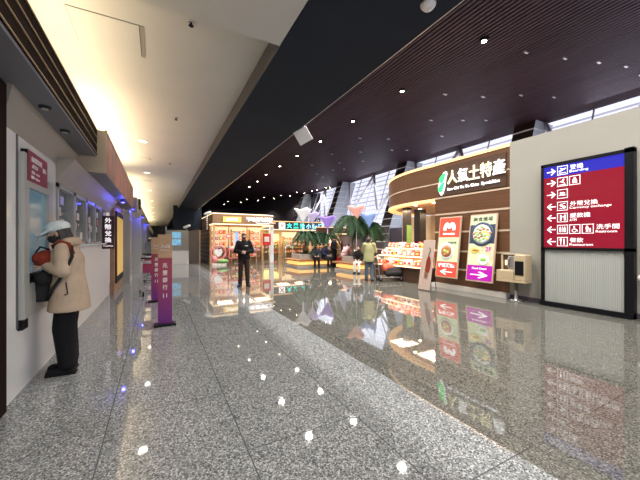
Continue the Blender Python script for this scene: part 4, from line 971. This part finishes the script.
def person(label, loc, rz, H, P, name='person'):
    """local frame: faces +Y, its own right hand side is +X; lengths for a 1.70 m figure, scaled by H"""
    k = H/1.70; vox = P.get('vox', .011)
    J = dict(pel=(0, 0, .92), chest=(0, 0, 1.26), neck=(0, .0, 1.44), head=(0, .02, 1.58), hipR=(.085, 0, .90), hipL=(-.085, 0, .90), kneeR=(.095, .02, .50), kneeL=(-.095, .02, .50),
             ankR=(.10, -.02, .085), ankL=(-.10, -.02, .085), shR=(.165, -.01, 1.39), shL=(-.165, -.01, 1.39), elR=(.22, -.03, 1.12), elL=(-.22, -.03, 1.12), wrR=(.20, .10, .90), wrL=(-.20, .10, .90), toeR=(.02, 1), toeL=(-.02, 1),
             hdR=(0, .2, -1), hdL=(0, .2, -1), hnR=(-1, 0, 0), hnL=(1, 0, 0), tilt=0, turn=0)
    J.update(P.get('J', {}))
    for q in list(J):
        if isinstance(J[q], tuple) and len(J[q]) == 3: J[q] = V(J[q])
    Sx = Matrix.Scale(k, 4)
    # ---- body
    b = MB(); b.X = Sx
    pel, ch, nk, hd = J['pel'], J['chest'], J['neck'], J['head']
    def torso(mb, g=0, z0=None):
        rows = []
        c0 = pel + V((0, 0, -.08)); pts = [(c0, .135, .10), (pel, .155, .11), (pel.lerp(ch, .45), .135, .10), (ch, .16, .115), (ch.lerp(nk, .6), .155, .09), (ch.lerp(nk, .9), .08, .06)]
        n = 20; rings = []
        for c, rx, ry in pts: rings.append([c + V(((rx+g)*math.cos(2*PI*i/n), (ry+g)*math.sin(2*PI*i/n), 0)) for i in range(n)])
        mb.loft(rings)
    torso(b); b.cap(ch.lerp(nk, .7), nk.lerp(hd, .5), .058, .052)
    HT = Matrix.Rotation(J['turn'], 3, 'Z') @ Matrix.Rotation(J['tilt'], 3, 'X')
    hp = lambda x, y, z: hd + HT @ V((x, y, z))
    b.ell(hp(0, -.005, .025), .076, .094, .092, T=HT); b.ell(hp(0, .022, -.045), .056, .068, .072, T=HT)
    b.cap(hp(0, .088, .012), hp(0, .106, -.022), .009, .014, n=8, k=2)
    for s in (-1, 1): b.ell(hp(.077*s, -.005, -.005), .012, .022, .032, T=HT, n=10, k=6)
    b.cap(hp(-.018, .083, -.058), hp(.018, .083, -.058), .008, n=8, k=2)
    for s, q in ((1, 'R'), (-1, 'L')):
        b.chain([J['sh'+q], J['el'+q], J['wr'+q]], [.048, .038, .026])
        b.chain([J['hip'+q], J['knee'+q], J['ank'+q]], [.082, .055, .036])
        t = V((*J['toe'+q], 0)).normalized(); a = J['ank'+q]
        b.cap(a + V((0, 0, -.045)) - t*.02, a + V((0, 0, -.058)) + t*.15, .034, .026)
        d, nr = J['hd'+q].normalized(), J['hn'+q].normalized(); sd = d.cross(nr)
        if 'ths'+q in J: sd = sd*J['ths'+q]
        hand(b, J['wr'+q], d, nr, sd, P.get('curl', .5))
    root = remesh(b, name, 'skin', None, P.get('bvox', vox*.8), 2)
    tag(root, label, 'person'); root.location = loc; root.rotation_euler = (0, 0, rz)
    WM[root.name] = Matrix.Translation(V(loc)) @ Matrix.Rotation(rz, 4, 'Z')
    if P.get('group'): root['group'] = P['group']
    def part(mb, nm, m, v=None, sm=4):
        q = remesh(mb, nm, m, root, v or vox, sm); return q
    def solid(mb, nm, m=None):
        q = mb.build(nm, m, root, world=False); return q
    # ---- eyes
    e = MB(); e.X = Sx
    for s in (-1, 1): e.ell(hp(.031*s, .076, .008), .013, .009, .008, 'eye', T=HT, n=10, k=6); e.ell(hp(.031*s, .083, .008), .006, .004, .006, 'iris', T=HT, n=10, k=6); e.cap(hp(.018*s, .086, .026), hp(.044*s, .080, .027), .004, m='hair', n=6, k=1)
    solid(e, 'eyes')
    # ---- clothing
    def top(m, hem, puff=.02, sleeve=True, flare=.0, nm='jacket', collar=True, sr=0):
        c = MB(); c.X = Sx; n = 24; rings = []
        low = V((pel.x, pel.y, hem))
        for cc, rx, ry in ((low, .165+flare, .125+flare), (low.lerp(pel, .6) if hem < pel.z else pel, .172+flare*.6, .13+flare*.6), (pel.lerp(ch, .5), .165+flare*.3, .125), (ch, .18, .135), (ch.lerp(nk, .45), .178, .115), (ch.lerp(nk, .75), .13, .09), (nk, .075, .07)):
            rings.append([cc + V(((rx+puff)*math.cos(2*PI*i/n), (ry+puff)*math.sin(2*PI*i/n), 0)) for i in range(n)])
        c.loft(rings)
        for q in 'RL':
            if sleeve:
                a, e_, w_ = J['sh'+q], J['el'+q], J['wr'+q]; w2 = e_.lerp(w_, .93)
                c.chain([a, a.lerp(e_, .5), e_, e_.lerp(w2, .5), w2], [.064+puff+sr, .060+puff+sr, .055+puff*.9+sr, .050+puff*.8+sr, .038+puff*.5])
        if collar: c.cap(nk + V((0, 0, -.03)), nk + V((0, .0, .035)), .075+puff*.3, .066+puff*.3)
        return part(c, nm, m)
    def trousers(m, r=.0, hem=.07):
        c = MB(); c.X = Sx
        c.loft([[pel + V(((.15+r*.5)*math.cos(2*PI*i/20), (.115+r*.4)*math.sin(2*PI*i/20), dz)) for i in range(20)] for dz in (-.10, -.03, .06)])
        for q in 'RL':
            h_, kn, an = J['hip'+q], J['knee'+q], J['ank'+q]; an2 = kn.lerp(an, 1 - (hem-.05)*1.2)
            c.chain([h_, kn, an2], [.092+r*.2, .066+r, .054+r])
        return part(c, 'trousers', m)
    def shoes(m):
        c = MB(); c.X = Sx
        for q in 'RL':
            t = V((*J['toe'+q], 0)).normalized(); a = J['ank'+q]; s_ = V((t.y, -t.x, 0))
            for o_ in (-.014, .014): c.cap(a + V((0, 0, -.045)) - t*.035 + s_*o_, a + V((0, 0, -.052)) + t*.165 + s_*o_, .038, .030)
            c.cap(a + V((0, 0, .0)), a + V((0, 0, -.05)), .042, .044)
            c.box(-.045, .045, -.075, .195, -.085, -.065, T=Matrix.Translation(a) @ Matrix(((s_.x, t.x, 0, 0), (s_.y, t.y, 0, 0), (0, 0, 1, 0), (0, 0, 0, 1))))
        return part(c, 'shoes', m, .009, 2)
    def hair(m='hair', style='short'):
        c = MB(); c.X = Sx
        c.ell(hp(0, -.022, .042), .084, .093, .090, T=HT); c.ell(hp(0, -.04, -.005), .078, .066, .085, T=HT)
        if style == 'short': c.ell(hp(0, .012, .070), .078, .084, .052, T=HT)
        if style == 'bob':
            for i in range(9): a = PI*(1.02+.96*i/8); c.cap(hp(.07*math.cos(a), -.02+.07*math.sin(a), .02), hp(.078*math.cos(a), -.02+.085*math.sin(a), -.11), .022, .016)
        if style == 'bun': c.ell(hp(0, -.125, -.02), .048, .05, .05, T=HT); c.cap(hp(-.05, -.07, -.06), hp(.05, -.07, -.06), .03)
        if style == 'long':
            for i in range(7): a = PI*(1.1+.8*i/6); c.cap(hp(.06*math.cos(a), -.03+.06*math.sin(a), 0), hp(.08*math.cos(a), -.05+.07*math.sin(a), -.26), .035, .02)
        return part(c, 'hair', m, .009, 3)
    def mask(m='mask'):
        c = MB(); c.X = Sx
        c.ell(hp(0, .034, -.042), .062, .074, .056, T=HT, n=18); c.cap(hp(0, .10, -.02), hp(0, .095, -.06), .014, .012)
        for s in (-1, 1): c.cap(hp(.05*s, .06, -.03), hp(.079*s, .0, .0), .006, n=6, k=1)
        return part(c, 'face_mask', m, .006, 2)
    api = dict(top=top, trousers=trousers, shoes=shoes, hair=hair, mask=mask, part=part, solid=solid, hp=hp, HT=HT, Sx=Sx, J=J, root=root, k=k)
    return api
# ---- woman at the cash machine (faces -X)
w = person('person in white cap and beige jacket using the cash machine', (-.87, 4.33, 0), R(88), 1.72, dict(vox=.011, bvox=.006, curl=.35, J=dict(
    chest=(0, .02, 1.24), neck=(0, .04, 1.39), head=(0, .095, 1.51), tilt=R(-16), shR=(.155, .02, 1.34), shL=(-.155, .02, 1.34),
    elL=(-.24, .0, 1.12), elR=(.24, .0, 1.12), wrL=(-.13, .17, 1.17), wrR=(.12, .17, 1.20), hdL=(.3, 1, .15), hdR=(-.25, 1, .1), hnL=(.5, 0, -1), hnR=(-.5, 0, -1),
    ankL=(-.09, -.01, .085), ankR=(.085, .02, .085), kneeL=(-.09, .03, .50), kneeR=(.085, .05, .50))))
w['hair'](style='bob'); w['mask'](); w['shoes']('black_cloth'); w['trousers']('black_cloth', .034, .12)
w['top']('jacket_beige', .68, .016, flare=.048, sr=.0)
c = MB(); c.X = w['Sx']; hp = w['hp']; HT = w['HT']
c.ell(hp(0, -.008, .072), .098, .116, .078, T=HT, n=24, k=10)
c.loft([[hp(.088*math.cos(a), .05+.135*max(0, math.sin(a))-.03*max(0, -math.sin(a)), .060 - dz - .035*max(0, math.sin(a))) for a in [2*PI*i/20 for i in range(20)]] for dz in (.022, 0)])
c.chain([hp(-.085, .04, .05), hp(-.06, .13, .03), hp(0, .165, .024), hp(.06, .13, .03), hp(.085, .04, .05)], [.012]*5)
w['part'](c, 'cap', 'cap_white', .006, 2)
c = MB(); c.X = w['Sx']
c.ell((-.03, .20, 1.24), .16, .085, .10, T=Matrix.Rotation(R(15), 3, 'X'), n=20); c.ell((-.08, .24, 1.25), .10, .05, .07)
w['part'](c, 'red_bag', 'bag_red', .009, 3)['label'] = 'rust red bag held in front of the chest'
c = MB(); c.X = w['Sx']
c.tube([(-.04, .25, 1.22), (-.05, .28, 1.30), (-.04, .24, 1.37), (-.04, .16, 1.34)], .01, 'black_cloth', 8); w['solid'](c, 'bag_handle')
c = MB(); c.X = w['Sx']
c.box(-.15, .08, .15, .27, .80, 1.06); c.cap((-.12, .19, 1.04), (.08, .19, 1.02), .08, .075); c.cap((-.1, .17, 1.06), (-.1, .18, 1.12), .05, .03)
w['part'](c, 'tote_bag', 'charcoal', .011, 4)['label'] = 'black tote bag hanging from the forearm'
c = MB(); c.X = w['Sx']
c.tube([(-.13, .11, 1.36), (-.155, .03, 1.41), (-.185, -.06, 1.37), (-.235, -.075, 1.27), (-.25, -.04, 1.17), (-.235, .03, 1.03), (-.20, .10, .93), (-.14, .155, .82)], .017, 'charcoal', 8)
w['solid'](c, 'shoulder_strap')
c = MB(); c.X = w['Sx']
c.tube([(-.12, .115, 1.375), (-.14, .05, 1.425), (-.17, -.03, 1.40), (-.21, -.075, 1.30)], .022, 'bag_red', 8)
w['solid'](c, 'strap_lining')
c = MB(); c.X = w['Sx']
c.tube([(-.222, -.02, 1.0), (-.222, -.035, .88), (-.222, -.01, .87)], .006, 'charcoal', 6)
w['solid'](c, 'drawstring')
c = MB(); c.X = w['Sx']
c.chain([(-.10, .0, 1.425), (0, -.055, 1.43), (.10, .0, 1.425)], [.045, .055, .045]); c.cap((-.07, .06, 1.41), (-.10, .0, 1.42), .035, .045)
w['part'](c, 'hood', 'jacket_beige', .01, 3)
# ---- man in black with folded hands, facing the camera
m_ = person('person in black jacket and mask standing alone mid hall with hands folded', (2.45, 9.83, 0), R(166), 1.70, dict(vox=.012, bvox=.007, J=dict(
    elR=(.255, -.02, 1.13), elL=(-.255, -.02, 1.13), wrR=(.075, .19, 1.08), wrL=(-.075, .19, 1.10), hdR=(-1, .25, .0), hdL=(1, .3, -.05), hnR=(0, -1, 0), hnL=(0, -1, 0),
    kneeR=(.10, .02, .5), kneeL=(-.10, .02, .5), ankR=(.12, -.01, .085), ankL=(-.12, .02, .085), toeR=(.25, 1), toeL=(-.25, 1))))
m_['hair'](); m_['mask'](); m_['shoes']('brown_trouser'); m_['trousers']('brown_trouser', .012); m_['top']('black_cloth', .88, .022)
c = MB(); c.X = m_['Sx']
c.box(-.125, -.075, .155, .172, 1.285, 1.31, 'print_white').box(-.06, -.03, .16, .174, 1.285, 1.31, 'print_white'); m_['solid'](c, 'chest_print')
# ---- shopper in green jacket seen from behind, leaning over her trolley
g = person('person in olive green jacket and jeans seen from behind pushing the luggage trolley', (6.78, 8.95, 0), R(-38), 1.60, dict(vox=.013, J=dict(
    elR=(.23, .10, 1.12), elL=(-.22, .12, 1.12), wrR=(.20, .34, 1.02), wrL=(-.16, .34, 1.02), hdR=(-.1, 1, -.1), hdL=(.1, 1, -.1), hnR=(0, 0, -1), hnL=(0, 0, -1), tilt=R(-20), head=(.02, .06, 1.56), turn=R(-25), chest=(0, .03, 1.25), neck=(0, .03, 1.43),
    ankL=(-.10, .06, .085), ankR=(.12, -.08, .085))))
g['hair'](style='bun'); g['mask'](); g['shoes']('black_cloth'); g['trousers']('denim', .02); g['top']('olive', .74, .03, flare=.02)
# ---- people around the far planter
def seated(label, loc, rz, H, top, leg, turn=0, hairs='short', grp=None, lean=.04, mask=True):
    a = person(label, loc, rz, H, dict(vox=.015, bvox=.011, J=dict(pel=(0, 0, .55), chest=(0, lean, .88), neck=(0, lean*1.4, 1.06), head=(0, lean*2+.02, 1.20), hipR=(.09, .02, .53), hipL=(-.09, .02, .53), kneeR=(.11, .43, .50), kneeL=(-.11, .43, .50),
        ankR=(.11, .40, .085), ankL=(-.12, .46, .085), shR=(.165, lean, 1.01), shL=(-.165, lean, 1.01), elR=(.21, lean+.06, .75), elL=(-.21, lean+.06, .75), wrR=(.10, .30, .66), wrL=(-.10, .30, .66), hdR=(-.3, 1, -.1), hdL=(.3, 1, -.1), hnR=(0, 0, -1), hnL=(0, 0, -1), tilt=R(-12), turn=turn)))
    a['hair'](style=hairs); a['mask']() if mask else None; a['shoes']('black_cloth'); a['trousers'](leg, .01); a['top'](top, .50, .02); return a
seated('person in dark teal jacket sitting on the far planter bench, left of the pair', (7.75, 15.06, 0), R(160), 1.62, 'dark_teal', 'black_cloth')
seated('person in dark navy coat sitting beside the teal jacket on the far planter bench', (8.25, 15.04, 0), R(200), 1.68, 'navy', 'charcoal', hairs='bob')
a = person('person in black standing with back half turned in front of the far planter', (8.62, 14.55, 0), R(205), 1.62, dict(vox=.015, bvox=.011, J=dict(wrR=(.12, .25, 1.05), wrL=(-.15, .22, 1.05), hdR=(-.3, 1, 0), hdL=(.3, 1, 0), hnR=(0, 0, -1), hnL=(0, 0, -1))))
a['hair'](); a['mask'](); a['shoes']('black_cloth'); a['trousers']('black_cloth', .01); a['top']('black_cloth', .80, .025)
a = person('person in pale pink coat bending beside a stroller near the far planter', (8.75, 13.75, 0), R(-70), 1.50, dict(vox=.015, bvox=.011, J=dict(chest=(0, .20, 1.13), neck=(0, .34, 1.27), head=(0, .44, 1.36), tilt=R(-30), shR=(.165, .27, 1.22), shL=(-.165, .27, 1.22), elR=(.2, .40, 1.0), elL=(-.2, .40, 1.0), wrR=(.14, .52, .83), wrL=(-.14, .52, .83), hdR=(0, .4, -1), hdL=(0, .4, -1))))
a['hair'](style='bob'); a['mask']('white_cloth'); a['shoes']('white_cloth'); a['trousers']('grey_cloth', .01); a['top']('pink_cloth', .70, .025, flare=.02)
seated('person in black with pale trousers sitting on the nearer planter bench', (8.15, 11.52, 0), R(130), 1.55, 'black_cloth', 'white_cloth', hairs='bun')
a = person('person in grey jacket and white cap standing with a cart far down the left aisle', (-.40, 19.5, 0), R(-20), 1.62, dict(vox=.016, bvox=.012, J=dict(wrR=(.2, .30, 1.0), wrL=(-.15, .30, 1.0), elR=(.24, .08, 1.12), elL=(-.22, .08, 1.12), hdR=(0, 1, 0), hdL=(0, 1, 0), hnR=(0, 0, -1), hnL=(0, 0, -1))))
a['hair'](); a['shoes']('black_cloth'); a['trousers']('navy', .01); a['top']('grey_cloth', .80, .03)
c = MB(); c.X = a['Sx']; c.ell(a['hp'](0, -.01, .075), .10, .11, .065, T=a['HT']); a['part'](c, 'cap', 'cap_white', .01, 2)
a = person('person in dark coat beside the aisle cart, partly hidden by the banner', (.05, 20.3, 0), R(160), 1.60, dict(vox=.016, bvox=.012))
a['hair'](style='bob'); a['mask'](); a['shoes']('black_cloth'); a['trousers']('black_cloth', .01); a['top']('charcoal', .70, .03)

# ================================================================ TROLLEYS, STROLLER
def trolley(x, y, rz, lab, panel='totem_purple'):
    t = thing('luggage_trolley', lab, 'luggage trolley', (x, y, 0), rz)
    mb = MB()
    for s in (-1, 1): mb.tube([(.24*s, -.42, .16), (.24*s, .42, .14)], .016, 'alu', 8).tube([(.24*s, -.42, .16), (.25*s, -.46, .6), (.25*s, -.52, 1.0)], .016, 'alu', 8)
    for yy in (-.3, -.1, .1, .3): mb.tube([(-.24, yy, .155), (.24, yy, .155)], .011, 'alu', 6)
    for z in (.45, .7): mb.tube([(-.25, -.45, z), (.25, -.45, z)], .011, 'alu', 6)
    mb.build('frame', parent=t, world=False)
    MB().tube([(-.27, -.53, 1.0), (.27, -.53, 1.0)], .022, 'black_matt', 10).build('handle', parent=t, world=False)
    MB().box(-.22, .22, -.50, -.48, .62, .86, panel).build('advert_panel', parent=t, world=False)
    MB().box(-.2, .2, -.46, -.22, .80, .82, 'alu').box(-.2, .2, -.24, -.22, .80, .92, 'alu').build('basket', parent=t, world=False)
    for sx in (-.2, .2):
        for sy in (-.36, .38):
            MB().lathe([(.065, -.018), (.065, .018)], (sx, sy, .065), 'black', 16, 'x').box(sx-.025, sx+.025, sy-.01, sy+.01, .065, .15, 'alu').build('wheel', parent=t, world=False)
    return t
trolley(7.42, 8.62, R(-112), 'luggage trolley loaded with coral and black bags beside the green jacket shopper', 'grey_metal')
c = MB(); c.cap((7.25, 8.66, .50), (7.45, 8.60, .52), .14, .13); c.ell((7.2, 8.6, .48), .11, .11, .13); tag(remesh(c, 'duffel_bag', 'bag_coral', None, .012, 4), 'soft coral red bag on the loaded luggage trolley', 'bag')
c = MB(); c.cap((7.35, 8.60, .33), (7.78, 8.46, .36), .16, .17); c.cap((7.25, 8.5, .28), (7.7, 8.36, .30), .10, .10); tag(remesh(c, 'travel_bag', 'charcoal', None, .012, 4), 'bulky black travel bag lying low on the loaded luggage trolley', 'bag')
trolley(-.19, 9.6, R(8), 'empty luggage trolley with purple panel parked behind the banner stands')
trolley(-.22, 12.6, R(4), 'second empty luggage trolley with purple panel, farther down the left aisle')
t = thing('stroller', 'pink and white stroller in front of the person in the pink coat', 'stroller', (9.65, 13.95, 0), R(-60))
mb = MB()
for s in (-1, 1): mb.tube([(.2*s, .35, .12), (.2*s, -.1, .6), (.2*s, -.45, .98)], .013, 'alu', 8).tube([(.2*s, -.3, .12), (.2*s, .1, .6)], .013, 'alu', 8)
mb.build('frame', parent=t, world=False)
MB().box(-.19, .19, -.15, .25, .42, .50, 'g_pink', bev=.02).box(-.19, .19, -.2, -.14, .5, .95, 'g_pink', bev=.02).build('seat', parent=t, world=False)
MB().ell((0, -.02, .88), .21, .24, .14, 'g_white').build('hood', parent=t, world=False)
for sx in (-.2, .2):
    for sy in (-.3, .35): MB().lathe([(.09, -.015), (.09, .015)], (sx, sy, .09), 'black', 16, 'x').build('wheel', parent=t, world=False)
MB().tube([(-.21, -.46, .99), (.21, -.46, .99)], .018, 'black_matt').build('handle', parent=t, world=False)
c = MB(); c.box(-.16, .16, -.12, .12, 0, .55, 'g_red', bev=.03); 
t = thing('suitcase', 'red hard suitcase standing by the far planter', 'suitcase', (8.95, 14.6, 0), R(20))
c.build('shell', parent=t, world=False); MB().tube([(-.08, 0, .55), (-.08, 0, .9), (.08, 0, .9), (.08, 0, .55)], .01, 'alu', 6).build('handle', parent=t, world=False)
for sx in (-.12, .12): MB().lathe([(.03, -.01), (.03, .01)], (sx, .0, .0), 'black', 10, 'x').build('wheel', parent=t, world=False)
# ================================================================ camera
cam = bpy.data.cameras.new('camera'); co = bpy.data.objects.new('camera', cam); COL.objects.link(co)
cam.sensor_width = 36; cam.lens = 36*305/640; cam.clip_end = 200; cam.shift_y = .0015
co.location = (0, 0, 1.45); co.rotation_euler = (R(90), 0, R(-28)); SC.camera = co
vs = SC.view_settings; vs.view_transform = 'Standard'; vs.look = 'None'; vs.gamma = 1; vs.use_curve_mapping = False; vs.exposure = -.1
SC.cycles.max_bounces = 7; SC.cycles.diffuse_bounces = 4; SC.cycles.glossy_bounces = 4; SC.cycles.transparent_max_bounces = 8
SC.cycles.sample_clamp_indirect = 6; SC.cycles.caustics_reflective = False; SC.cycles.caustics_refractive = False
SC.cycles.use_denoising = True
